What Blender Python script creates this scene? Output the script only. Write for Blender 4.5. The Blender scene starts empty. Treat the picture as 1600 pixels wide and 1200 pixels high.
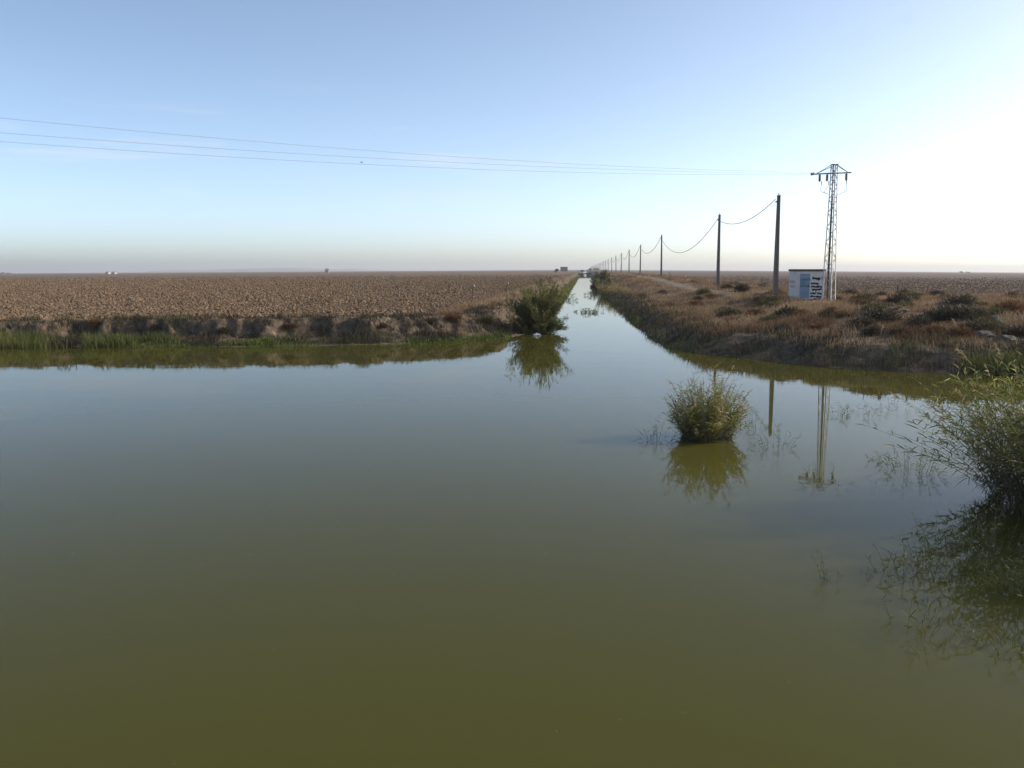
import bpy, math, random
import numpy as np
from mathutils import Vector, Matrix

R = math.radians
rng = np.random.default_rng(7)
random.seed(7)
SC = bpy.context.scene
COL = SC.collection

# ------------------------------------------------------------------ camera
F_PX, CAM_H = 1400.0, 4.0
PITCH = math.atan2(179, F_PX)
YAW = math.atan2(114, math.hypot(F_PX, 179))
cd = bpy.data.cameras.new("camera")
cam = bpy.data.objects.new("camera", cd); COL.objects.link(cam)
cd.sensor_width = 36; cd.lens = 36 * F_PX / 1600
cd.clip_start = 0.1; cd.clip_end = 30000
cam.location = (0, 0, CAM_H)
cam.rotation_euler = (R(90) - PITCH, 0, YAW)
SC.camera = cam

# ------------------------------------------------------------------ sky, sun, exposure
SUN_EL, SUN_AZ = R(26), R(15)          # azimuth from +X towards +Y
w = bpy.data.worlds.new("World"); SC.world = w; w.use_nodes = True
wn, wl = w.node_tree.nodes, w.node_tree.links
bg = wn["Background"]
sky = wn.new("ShaderNodeTexSky"); sky.sky_type = 'NISHITA'; sky.sun_disc = False
sky.sun_elevation = SUN_EL; sky.sun_rotation = R(90) - SUN_AZ
sky.altitude = 0; sky.air_density = 0.42; sky.dust_density = 1.4; sky.ozone_density = 0.1
# a few faint cirrus streaks low in the sky, and a slightly warm white balance
tcw = wn.new("ShaderNodeTexCoord"); spw = wn.new("ShaderNodeSeparateXYZ"); wl.new(tcw.outputs["Generated"], spw.inputs[0])
mpw = wn.new("ShaderNodeMapping"); mpw.inputs["Scale"].default_value = (3.2, 3.2, 34); mpw.inputs["Location"].default_value = (1.7, .4, .3); wl.new(tcw.outputs["Generated"], mpw.inputs[0])
nzw = wn.new("ShaderNodeTexNoise"); nzw.inputs["Scale"].default_value = 1.6; nzw.inputs["Detail"].default_value = 7; nzw.inputs["Roughness"].default_value = .58; wl.new(mpw.outputs[0], nzw.inputs["Vector"])
crw = wn.new("ShaderNodeValToRGB"); crw.color_ramp.elements[0].position = .53; crw.color_ramp.elements[1].position = .74; wl.new(nzw.outputs["Fac"], crw.inputs[0])
bnd = wn.new("ShaderNodeValToRGB"); be = bnd.color_ramp.elements; be[0].position = .05; be[0].color = (0, 0, 0, 1); be[1].position = .105; be[1].color = (1, 1, 1, 1); e3 = be.new(.20); e3.color = (0, 0, 0, 1)
wl.new(spw.outputs["Z"], bnd.inputs[0])
mlw = wn.new("ShaderNodeMath"); mlw.operation = 'MULTIPLY'; wl.new(crw.outputs[0], mlw.inputs[0]); wl.new(bnd.outputs[0], mlw.inputs[1])
ml2 = wn.new("ShaderNodeMath"); ml2.operation = 'MULTIPLY'; ml2.inputs[1].default_value = .45; wl.new(mlw.outputs[0], ml2.inputs[0])
wb = wn.new("ShaderNodeMix"); wb.data_type = 'RGBA'; wb.blend_type = 'MULTIPLY'; wb.inputs[0].default_value = 1; wb.inputs[7].default_value = (1.02, 1.035, .955, 1); wl.new(sky.outputs[0], wb.inputs[6])
cmx = wn.new("ShaderNodeMix"); cmx.data_type = 'RGBA'; cmx.inputs[7].default_value = (3.2, 3.1, 3.0, 1); wl.new(ml2.outputs[0], cmx.inputs[0]); wl.new(wb.outputs[2], cmx.inputs[6])
wl.new(cmx.outputs[2], bg.inputs[0]); bg.inputs[1].default_value = 0.15
sd = bpy.data.lights.new("sun", 'SUN'); sun = bpy.data.objects.new("sun", sd); COL.objects.link(sun)
sd.energy = 2.1; sd.angle = R(0.5); sd.color = (1.0, 0.89, 0.74)
SUNV = Vector((math.cos(SUN_AZ) * math.cos(SUN_EL), math.sin(SUN_AZ) * math.cos(SUN_EL), math.sin(SUN_EL)))
sun.rotation_euler = SUNV.to_track_quat('Z', 'Y').to_euler()
sun.location = (60, 0, 60)
SC.view_settings.view_transform = 'Standard'
SC.view_settings.look = 'None'
SC.view_settings.exposure = 0.96
SC.view_settings.gamma = 1
SC.render.engine = 'CYCLES'
SC.cycles.use_denoising = True
SC.cycles.max_bounces = 6

# ------------------------------------------------------------------ pixels of the photograph -> points on the land
def ray(px, py):
    x = (px - 800) / F_PX; y = (600 - py) / F_PX
    fy = math.cos(PITCH) + math.sin(PITCH) * y; fz = -math.sin(PITCH) + math.cos(PITCH) * y
    return (x * math.cos(YAW) - fy * math.sin(YAW), x * math.sin(YAW) + fy * math.cos(YAW), fz)
def at(px, py, z=0.0):
    X, Y, Z = ray(px, py); t = (z - CAM_H) / Z
    return (X * t, Y * t)
def at_y(px, py, y):
    X, Y, Z = ray(px, py); t = y / Y
    return (X * t, y, CAM_H + Z * t)
def x_at(px, y):                        # X of an image column at a distance
    return at_y(px, 430, y)[0]

# ------------------------------------------------------------------ noise
def vnoise(x, y, seed=0):
    x = np.asarray(x, float); y = np.asarray(y, float)
    xi = np.floor(x).astype(np.int64); yi = np.floor(y).astype(np.int64)
    fx = x - xi; fy = y - yi
    fx = fx * fx * (3 - 2 * fx); fy = fy * fy * (3 - 2 * fy)
    def h(a, b):
        n = (a * 374761393 + b * 668265263 + seed * 974711) & 0xffffffff
        n = ((n ^ (n >> 13)) * 1274126177) & 0xffffffff
        n = n ^ (n >> 16)
        return (n & 0xffff) / 65535.0
    a, b, c, d = h(xi, yi), h(xi + 1, yi), h(xi, yi + 1), h(xi + 1, yi + 1)
    return (a * (1 - fx) + b * fx) * (1 - fy) + (c * (1 - fx) + d * fx) * fy
def fbm(x, y, seed=0, o=3):
    s = 0; a = 0.5; t = 0
    for k in range(o):
        s = s + a * vnoise(x * 2 ** k, y * 2 ** k, seed + k * 17); t += a; a *= 0.5
    return s / t - 0.5
def smooth(e0, e1, x):
    t = np.clip((x - e0) / (e1 - e0), 0, 1); return t * t * (3 - 2 * t)

# ------------------------------------------------------------------ the water's edge
LEFT = [(-160, 18), (-60, 37.2), (-29.6, 43.1), (-23.5, 44.4), (-17.0, 45.3), (-10.75, 47.3), (-7.5, 48.9), (-5.6, 50.6), (-4.4, 53.2), (-3.3, 56.0),
        (-2.9, 60), (-2.75, 90), (-2.8, 150), (-2.9, 240), (-2.9, 500), (-2.3, 700), (-2.0, 9000)]
RIGHT = [(160, 2), (40, 29.5), (16.6, 35.0), (13.4, 36.0), (10.1, 37.4), (7.0, 41.7), (5.3, 43.9), (4.45, 45.9), (3.95, 52.2), (3.65, 68), (3.25, 96),
         (2.9, 146), (2.7, 240), (2.6, 500), (2.2, 700), (2.0, 9000)]
LP, RP = np.array(LEFT, float), np.array(RIGHT, float)
def dist_line(x, y, P):
    best = np.full(np.shape(x), 1e9)
    for (ax, ay), (bx, by) in zip(P[:-1], P[1:]):
        dx, dy = bx - ax, by - ay
        t = np.clip(((x - ax) * dx + (y - ay) * dy) / (dx * dx + dy * dy), 0, 1)
        best = np.minimum(best, np.hypot(x - ax - t * dx, y - ay - t * dy))
    return best
def side(x, y, P, right):
    """True where (x,y) is land: beyond the basin edge and on the outer side of the canal edge."""
    iy = np.interp(y, P[:, 1], P[:, 0]) if True else 0
    return (x > iy) if right else (x < iy)
def sdL(x, y):
    x = np.asarray(x, float); y = np.asarray(y, float)
    d = dist_line(x, y, LP); ins = x < np.interp(y, LP[:, 1], LP[:, 0])
    ins = ins & (y > 18)
    return np.where(ins, d, -d)
def sdR(x, y):
    x = np.asarray(x, float); y = np.asarray(y, float)
    d = dist_line(x, y, RP); ins = (x > np.interp(y, RP[:, 1], RP[:, 0])) & (y > 2)
    return np.where(ins, d, -d)

def field_r(x, y):                                    # 1 inside the right-hand ploughed field
    return smooth(24.5, 27.5, x + 1.2 * fbm(x * .15, y * .1, 91)) * smooth(0, 5, y - (86 - (x - 27) * .22) + 3 * fbm(x * .2, y * .2, 92))
def field_l(x, y):                                    # 1 inside the left-hand ploughed field
    a = smooth(4.6, 6.0, dist_line(x, y, LP[:10]) + 1.2 * fbm(x * .3, y * .3, 93))
    return a * smooth(8.6, 10.0, -x + 1.0 * fbm(x * .2, y * .12, 94)) * (sdL(x, y) > 0)

def height(x, y):
    x = np.asarray(x, float); y = np.asarray(y, float)
    dl, dr = sdL(x, y), sdR(x, y)
    n1 = fbm(x * .9, y * .9, 1); n2 = fbm(x * .25, y * .25, 5); n3 = fbm(x * .06, y * .06, 9); n4 = fbm(x * 2.3, y * 2.3, 13)
    # left: wet toe, eroded face, flat field
    n5 = fbm(x * .31 + y * .12 + 3, y * .33 - x * .07, 211, 5)
    dd = dl + n5 * 2.4 + n4 * .9
    zl = .30 * smooth(-.1, 2.0, dd) + .95 * smooth(1.9, 3.1, dd + n5 * .8 + n4 * .4) + n4 * .16 * smooth(1, 3, dl) * smooth(7, 4, dl)
    zl = zl + .22 * smooth(0, 2.5, dl) * smooth(9.5, 5, -x) * (.6 + n2) * smooth(52, 60, y)      # berm along the canal
    zl = zl + n1 * .10 * smooth(2, 4, dl) + n2 * .12 * smooth(3, 6, dl)
    # right: steep face, rough grass shelf with spoil heaps, levee with track
    dd = dr + n1 * .9 + n4 * .5
    far = smooth(95, 190, y)
    zr = .85 * smooth(-.1, 2.3, dd) + .85 * smooth(1.8, 11, dd) * (1 - far) + (1.55 * smooth(1, 6.5, dd)) * far
    zr = zr + n2 * .55 * smooth(1.5, 6, dr) * smooth(24, 14, x) * (1 - .6 * far) + n1 * .16 * smooth(.5, 3, dr) + n4 * .06
    zr = zr - .8 * far * smooth(18, 27, x)
    zr = zr - .15 * field_r(x, y)
    z = np.where(dl > 0, zl, np.where(dr > 0, zr, 0))
    wat = -np.minimum(-np.maximum(dl, dr), 4) * .5 - .06
    z = np.where(np.maximum(dl, dr) > 0, z + .02, wat)
    # the land falls gently away from the canal levee
    z = z - .0062 * np.maximum(np.abs(x) - 22, 0) * (np.maximum(dl, dr) > 0)
    # unseen shore behind the bridge
    z = np.where(y < -22, np.minimum(1.2, -.5 + (-22 - y) * .25), z)
    return z
def gz(x, y): return float(height(np.array([x]), np.array([y]))[0])
def ground_at(px, py, y0=30, y1=3000):
    X, Y, Z = ray(px, py)
    ys = np.geomspace(y0, y1, 1500); t = ys / Y
    zz = CAM_H + Z * t; g = np.maximum(height(X * t, ys), 0)
    k = np.argmax(zz <= g)
    return (X * t[k], ys[k], float(g[k]))

# ------------------------------------------------------------------ mesh helpers
class MB:
    """Collects numpy pieces and links them as ONE mesh object."""
    def __init__(s): s.V, s.F3, s.F4, s.T, s.n = [], [], [], [], 0
    def add(s, V, F3=None, F4=None, tint=0.5):
        V = np.asarray(V, float).reshape(-1, 3); m = len(V)
        s.V.append(V); s.T.append(np.broadcast_to(np.asarray(tint, float), (m,)).copy())
        if F3 is not None and len(F3): s.F3.append(np.asarray(F3, np.int64).reshape(-1, 3) + s.n)
        if F4 is not None and len(F4): s.F4.append(np.asarray(F4, np.int64).reshape(-1, 4) + s.n)
        s.n += m
    def mesh(s, name, smooth_faces=False):
        V = np.concatenate(s.V); T = np.concatenate(s.T)
        f3 = np.concatenate(s.F3) if s.F3 else np.zeros((0, 3), np.int64)
        f4 = np.concatenate(s.F4) if s.F4 else np.zeros((0, 4), np.int64)
        me = bpy.data.meshes.new(name)
        me.vertices.add(len(V)); me.vertices.foreach_set("co", V.astype(np.float32).ravel())
        nl = f3.size + f4.size
        me.loops.add(nl); me.loops.foreach_set("vertex_index", np.concatenate([f3.ravel(), f4.ravel()]).astype(np.int32))
        me.polygons.add(len(f3) + len(f4))
        st = np.concatenate([np.arange(len(f3)) * 3, len(f3) * 3 + np.arange(len(f4)) * 4]).astype(np.int32)
        me.polygons.foreach_set("loop_start", st)
        me.polygons.foreach_set("use_smooth", np.full(len(st), smooth_faces))
        me.update(calc_edges=True)
        a = me.attributes.new("tint", 'FLOAT', 'POINT'); a.data.foreach_set("value", T.astype(np.float32))
        return me
    def build(s, name, mat, parent=None, smooth_faces=False):
        me = s.mesh(name, smooth_faces); me.materials.append(mat)
        o = bpy.data.objects.new(name, me); COL.objects.link(o)
        if parent: o.parent = parent
        return o

def tag(o, label=None, cat=None, group=None, kind=None):
    if label: o["label"] = label
    if cat: o["category"] = cat
    if group: o["group"] = group
    if kind: o["kind"] = kind
    return o
def empty(name, loc, rz=0.0, label=None, cat=None, group=None):
    o = bpy.data.objects.new(name, None); COL.objects.link(o)
    o.location = loc; o.rotation_euler = (0, 0, rz); o.empty_display_size = .3
    return tag(o, label, cat, group)
def copy_tree(o, parent=None):
    c = o.copy(); COL.objects.link(c); c.parent = parent
    for ch in list(o.children): copy_tree(ch, c)
    return c

def box(mb, c, s, tint=.5, rot=None, taper=1.0, bev=0.0):
    hx, hy, hz = s[0] / 2, s[1] / 2, s[2] / 2
    if bev <= 0:
        v = [(x * hx * (taper if z > 0 else 1), y * hy * (taper if z > 0 else 1), z * hz) for z in (-1, 1) for y in (-1, 1) for x in (-1, 1)]
        f = [(0, 2, 3, 1), (4, 5, 7, 6), (0, 1, 5, 4), (2, 6, 7, 3), (0, 4, 6, 2), (1, 3, 7, 5)]
    else:                                                   # chamfered vertical edges and rims
        v, f = [], []
        for z, ins in ((-hz, bev), (-hz + bev, 0), (hz - bev, 0), (hz, bev)):
            k = taper if z > 0 else 1
            X, Y = (hx - ins) * k, (hy - ins) * k; b = bev * .6
            v += [(X - b, -Y, z), (X, -Y + b, z), (X, Y - b, z), (X - b, Y, z), (-X + b, Y, z), (-X, Y - b, z), (-X, -Y + b, z), (-X + b, -Y, z)]
        for L in range(3):
            for k in range(8):
                a = L * 8 + k; b_ = L * 8 + (k + 1) % 8
                f.append((a, b_, b_ + 8, a + 8))
        for q in ((0, 7, 6, 1), (1, 6, 5, 2), (2, 5, 4, 3)): f.append(q)
        for q in ((24, 25, 30, 31), (25, 26, 29, 30), (26, 27, 28, 29)): f.append(q)
    v = np.array(v, float)
    if rot is not None: v = v @ np.array(rot).T
    mb.add(v + np.array(c), None, f, tint)

def tube(mb, P, r, n=6, tint=.5, cap=True):
    P = np.asarray(P, float); K = len(P); r = np.broadcast_to(np.asarray(r, float), (K,))
    T = np.gradient(P, axis=0); T /= np.linalg.norm(T, axis=1)[:, None] + 1e-9
    ref = np.array([0, 0, 1.0]) if abs(T[0, 2]) < .9 else np.array([1.0, 0, 0])
    A = np.cross(T, ref); A /= np.linalg.norm(A, axis=1)[:, None] + 1e-9; B = np.cross(T, A)
    th = np.arange(n) * 2 * math.pi / n
    V = P[:, None] + r[:, None, None] * (np.cos(th)[None, :, None] * A[:, None] + np.sin(th)[None, :, None] * B[:, None])
    i = np.arange(K - 1)[:, None] * n; j = np.arange(n)[None]; j2 = (j + 1) % n
    f = np.stack([i + j, i + j2, i + n + j2, i + n + j], -1).reshape(-1, 4)
    f3 = []
    if cap:
        for k in range(1, n - 1): f3 += [(0, k + 1, k), ((K - 1) * n, (K - 1) * n + k, (K - 1) * n + k + 1)]
    mb.add(V.reshape(-1, 3), f3, f, tint)

def blades(mb, P, H, W, lean, tint, az=None, seed=None):
    """Upright tapering grass blades, five vertices each."""
    P = np.asarray(P, float); N = len(P)
    az = rng.uniform(0, 2 * math.pi, N) if az is None else az
    H = np.broadcast_to(H, (N,)); W = np.broadcast_to(W, (N,)); lean = np.broadcast_to(lean, (N,))
    d = np.stack([np.cos(az), np.sin(az), np.zeros(N)], 1)
    sa = rng.uniform(0, 2 * math.pi, N); s = np.stack([np.cos(sa), np.sin(sa), np.zeros(N)], 1) * (W / 2)[:, None]
    up = np.array([0, 0, 1.0])
    mid = P + up * (H * .55)[:, None] + d * (H * lean * .35)[:, None]
    tip = P + up * (H * np.sqrt(np.maximum(1 - np.minimum(lean, 1) ** 2 * .6, .1)))[:, None] + d * (H * lean)[:, None]
    V = np.stack([P - s, P + s, mid - s * .8, mid + s * .8, tip], 1).reshape(-1, 3)
    b = np.arange(N)[:, None] * 5
    mb.add(V, b + np.array([[2, 3, 4]]), b + np.array([[0, 1, 3, 2]]), np.repeat(np.broadcast_to(tint, (N,)), 5))

def leaves(mb, P, D, L, W, droop, tint):
    """Lance-shaped leaves: start, direction, length, width, droop."""
    P = np.asarray(P, float); D = np.asarray(D, float); N = len(P)
    L = np.broadcast_to(L, (N,))[:, None]; W = np.broadcast_to(W, (N,))[:, None]; droop = np.broadcast_to(droop, (N,))[:, None]
    D = D / (np.linalg.norm(D, axis=1)[:, None] + 1e-9)
    S = np.cross(D, np.array([0, 0, 1.0]) + rng.normal(0, .5, (N, 3))); S /= np.linalg.norm(S, axis=1)[:, None] + 1e-9
    up = np.array([0, 0, 1.0])
    def pt(t): return P + D * L * t - up * L * droop * t * t
    a, b, c, e = pt(0), pt(.35), pt(.7), pt(1)
    V = np.stack([a - S * W * .2, a + S * W * .2, b - S * W * .5, b + S * W * .5, c - S * W * .38, c + S * W * .38, e], 1).reshape(-1, 3)
    k = np.arange(N)[:, None] * 7
    mb.add(V, k + np.array([[4, 5, 6]]), np.concatenate([k + np.array([[0, 1, 3, 2]]), k + np.array([[2, 3, 5, 4]])]), np.repeat(np.broadcast_to(tint, (N,)), 7))

_ICO = None
def ico():
    global _ICO
    if _ICO is None:
        t = (1 + 5 ** .5) / 2
        v = np.array([(-1, t, 0), (1, t, 0), (-1, -t, 0), (1, -t, 0), (0, -1, t), (0, 1, t), (0, -1, -t), (0, 1, -t), (t, 0, -1), (t, 0, 1), (-t, 0, -1), (-t, 0, 1)], float)
        v /= np.linalg.norm(v, axis=1)[:, None]
        f = np.array([(0, 11, 5), (0, 5, 1), (0, 1, 7), (0, 7, 10), (0, 10, 11), (1, 5, 9), (5, 11, 4), (11, 10, 2), (10, 7, 6), (7, 1, 8), (3, 9, 4), (3, 4, 2), (3, 2, 6), (3, 6, 8), (3, 8, 9), (4, 9, 5), (2, 4, 11), (6, 2, 10), (8, 6, 7), (9, 8, 1)])
        _ICO = (v, f)
    return _ICO
def lumps(mb, P, S, tint, rough=.35, flat=.8):
    v, f = ico(); N = len(P)
    V = v[None] * (1 + rng.uniform(-rough, rough, (N, 12, 1)))
    a = rng.uniform(0, 2 * math.pi, N); c, s = np.cos(a)[:, None], np.sin(a)[:, None]
    V = np.stack([V[..., 0] * c - V[..., 1] * s, V[..., 0] * s + V[..., 1] * c, V[..., 2] * flat], -1)
    V = V * np.asarray(S)[:, None, None] * (1 + rng.uniform(-.3, .3, (N, 1, 3)))
    V = V + np.asarray(P)[:, None]
    F = (np.arange(N)[:, None, None] * 12 + f[None]).reshape(-1, 3)
    mb.add(V.reshape(-1, 3), F, None, np.repeat(np.broadcast_to(tint, (N,)), 12))

def rock_mesh(mb, sx, sy, sz, seed, tint=.5, n=3, amp=.22):
    import bmesh
    bm = bmesh.new(); bmesh.ops.create_icosphere(bm, subdivisions=n, radius=1)
    v = np.array([q.co[:] for q in bm.verts]); f = np.array([[q.index for q in k.verts] for k in bm.faces]); bm.free()
    d = fbm(v[:, 0] * 1.7 + v[:, 2] * 1.3 + 9, v[:, 1] * 1.7 - v[:, 2] + 4, seed, 3) * 2
    q = np.round(v * 2.2) / 2.2
    v = (v * .6 + q * .4) * (1 + amp * d)[:, None] * np.array([sx, sy, sz])
    mb.add(v, f, None, tint)

# ------------------------------------------------------------------ materials
def new_mat(name):
    m = bpy.data.materials.new(name); m.use_nodes = True
    nt = m.node_tree; b = nt.nodes["Principled BSDF"]
    return m, nt.nodes, nt.links, b
def ramp(nd, stops):
    r = nd.new("ShaderNodeValToRGB"); e = r.color_ramp.elements
    while len(e) < len(stops): e.new(.5)
    for k, (p, c) in enumerate(stops): e[k].position = p; e[k].color = (*c, 1)
    return r
def tint_mat(name, stops, rough=.8, spec=.2, transl=0.0, noise=0.0, nscale=3.0, metal=0.0, bump=0.0):
    """Colour from the per-piece tint, varied by noise."""
    m, nd, ln, b = new_mat(name)
    a = nd.new("ShaderNodeAttribute"); a.attribute_name = "tint"
    r = ramp(nd, stops); src = a.outputs["Fac"]
    if noise or bump:
        tc = nd.new("ShaderNodeTexCoord"); nz = nd.new("ShaderNodeTexNoise"); nz.inputs["Scale"].default_value = nscale; nz.inputs["Detail"].default_value = 6
        ln.new(tc.outputs["Object"], nz.inputs["Vector"])
    if noise:
        ma = nd.new("ShaderNodeMath"); ma.operation = 'MULTIPLY_ADD'; ma.inputs[1].default_value = noise * 2
        sb = nd.new("ShaderNodeMath"); sb.operation = 'SUBTRACT'; sb.inputs[1].default_value = .5
        ln.new(nz.outputs["Fac"], sb.inputs[0]); ln.new(sb.outputs[0], ma.inputs[0]); ln.new(a.outputs["Fac"], ma.inputs[2]); src = ma.outputs[0]
    ln.new(src, r.inputs[0]); ln.new(r.outputs[0], b.inputs["Base Color"])
    b.inputs["Roughness"].default_value = rough; b.inputs["Specular IOR Level"].default_value = spec; b.inputs["Metallic"].default_value = metal
    if bump:
        bp = nd.new("ShaderNodeBump"); bp.inputs["Strength"].default_value = bump; bp.inputs["Distance"].default_value = .03
        ln.new(nz.outputs["Fac"], bp.inputs["Height"]); ln.new(bp.outputs[0], b.inputs["Normal"])
    if transl:
        t = nd.new("ShaderNodeBsdfTranslucent"); mx = nd.new("ShaderNodeMixShader"); mx.inputs[0].default_value = transl
        ln.new(r.outputs[0], t.inputs[0]); ln.new(b.outputs[0], mx.inputs[1]); ln.new(t.outputs[0], mx.inputs[2])
        ln.new(mx.outputs[0], nd["Material Output"].inputs[0])
    return m

M = {}
M['dry'] = tint_mat("dry_grass", [(0, (.105, .060, .034)), (.35, (.195, .120, .066)), (.7, (.30, .205, .120)), (1, (.43, .32, .205))], transl=.25)
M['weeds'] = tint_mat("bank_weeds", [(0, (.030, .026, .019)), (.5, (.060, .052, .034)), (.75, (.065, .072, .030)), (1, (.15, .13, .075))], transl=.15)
M['green'] = tint_mat("green_reeds", [(0, (.040, .042, .018)), (.4, (.095, .112, .032)), (.75, (.155, .170, .052)), (1, (.24, .20, .09))], transl=.3)
M['fresh'] = tint_mat("fresh_plants", [(0, (.06, .065, .02)), (.5, (.13, .155, .035)), (1, (.24, .24, .07))], transl=.25)
M['moss'] = tint_mat("shore_plants", [(0, (.035, .042, .014)), (.5, (.085, .125, .022)), (1, (.16, .20, .036))], transl=.2)
M['clod'] = tint_mat("soil_clods", [(0, (.100, .068, .046)), (.5, (.160, .112, .073)), (1, (.245, .182, .122))], noise=.25, nscale=9, rough=.95, spec=.05)
M['reedleaf'] = tint_mat("reed_leaf", [(0, (.040, .048, .016)), (.4, (.095, .125, .026)), (.75, (.19, .20, .045)), (1, (.36, .29, .11))], transl=.40, rough=.55, spec=.3)
M['reeddry'] = tint_mat("reed_dry_leaf", [(0, (.035, .030, .025)), (.6, (.080, .067, .052)), (1, (.20, .155, .10))], transl=.12)
M['reedstem'] = tint_mat("reed_stem", [(0, (.07, .055, .035)), (1, (.22, .18, .09))], rough=.6)
M['plume'] = tint_mat("reed_plume", [(0, (.25, .18, .11)), (1, (.48, .40, .28))], transl=.4)
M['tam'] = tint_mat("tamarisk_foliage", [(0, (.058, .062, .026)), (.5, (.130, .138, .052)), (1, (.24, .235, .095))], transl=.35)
M['wood'] = tint_mat("twig_wood", [(0, (.06, .045, .035)), (1, (.14, .11, .08))], noise=.3, nscale=8)
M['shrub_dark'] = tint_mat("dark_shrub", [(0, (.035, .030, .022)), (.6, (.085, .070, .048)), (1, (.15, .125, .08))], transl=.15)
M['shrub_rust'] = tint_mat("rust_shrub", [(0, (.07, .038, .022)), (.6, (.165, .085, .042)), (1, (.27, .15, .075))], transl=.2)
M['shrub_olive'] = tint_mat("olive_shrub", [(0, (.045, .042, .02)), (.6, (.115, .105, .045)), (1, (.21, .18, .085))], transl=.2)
M['yellow'] = tint_mat("yellow_reed", [(0, (.10, .10, .035)), (.5, (.24, .20, .08)), (1, (.42, .34, .16))], transl=.35)
M['concrete'] = tint_mat("pole_concrete", [(0, (.13, .11, .095)), (1, (.26, .235, .205))], noise=.5, nscale=4, rough=.9, bump=.3)
M['galv'] = tint_mat("galvanised_steel", [(0, (.34, .33, .32)), (1, (.62, .60, .58))], noise=.4, nscale=6, rough=.55, metal=.1)
M['steel_dark'] = tint_mat("dark_steel", [(0, (.05, .05, .05)), (1, (.12, .12, .12))], noise=.3, rough=.6, metal=.3)
M['insul'] = tint_mat("brown_insulator", [(0, (.09, .05, .04)), (1, (.16, .10, .08))], rough=.25, spec=.5)
M['cable'] = tint_mat("black_cable", [(0, (.035, .035, .035)), (1, (.06, .06, .06))], rough=.6)
M['wire'] = tint_mat("wire_metal", [(0, (.30, .30, .31)), (1, (.42, .42, .43))], rough=.5, metal=.2)
M['white'] = tint_mat("white_paint", [(0, (.36, .345, .335)), (.55, (.59, .555, .52)), (1, (.67, .635, .60))], noise=.35, nscale=2.2, rough=.8, bump=.15)
M['roof'] = tint_mat("brown_roof", [(0, (.06, .045, .04)), (1, (.13, .10, .085))], noise=.4, nscale=4)
M['blue'] = tint_mat("pale_blue_paint", [(0, (.15, .22, .31)), (1, (.23, .31, .41))], noise=.35, nscale=3, rough=.5)
M['black'] = tint_mat("black_spray_paint", [(0, (.015, .015, .018)), (1, (.04, .04, .045))], noise=.3)
M['greenp'] = tint_mat("green_spray_paint", [(0, (.05, .14, .13)), (1, (.08, .19, .17))], noise=.3)
M['pink'] = tint_mat("pink_spray_paint", [(0, (.50, .36, .38)), (1, (.58, .46, .48))], noise=.3)
M['post'] = tint_mat("weathered_post", [(0, (.055, .045, .038)), (1, (.15, .125, .10))], noise=.5, nscale=6)
M['pale'] = tint_mat("pale_insulator", [(0, (.6, .6, .6)), (1, (.75, .75, .75))])
M['rock'] = tint_mat("pale_rock", [(0, (.07, .067, .063)), (.5, (.125, .118, .11)), (1, (.20, .188, .172))], noise=.6, nscale=3, rough=.95, bump=.6)
M['spoil'] = tint_mat("spoil_earth", [(0, (.06, .052, .044)), (.5, (.105, .092, .078)), (1, (.16, .14, .12))], noise=.6, nscale=2.5, rough=.95, bump=.8)
M['bag'] = tint_mat("pale_plastic", [(0, (.5, .5, .56)), (1, (.72, .72, .78))], rough=.5, noise=.2)
M['farwall'] = tint_mat("far_white_wall", [(0, (.30, .29, .28)), (1, (.42, .41, .40))], noise=.2, nscale=.3)
M['fardark'] = tint_mat("dark_shed_cladding", [(0, (.03, .03, .035)), (1, (.06, .055, .06))], noise=.3, nscale=.5)
M['farroof'] = tint_mat("far_roof", [(0, (.16, .12, .10)), (1, (.24, .19, .16))], noise=.3, nscale=.3)
M['fartree'] = tint_mat("far_tree", [(0, (.03, .035, .02)), (1, (.07, .075, .04))])
M['culvert'] = tint_mat("culvert_concrete", [(0, (.05, .045, .038)), (1, (.11, .095, .08))], noise=.5, nscale=.8)
M['pipe'] = tint_mat("pipe_concrete", [(0, (.16, .15, .14)), (1, (.24, .23, .21))], noise=.4)
M['bird'] = tint_mat("bird_plumage", [(0, (.05, .05, .05)), (1, (.09, .09, .09))])

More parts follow.
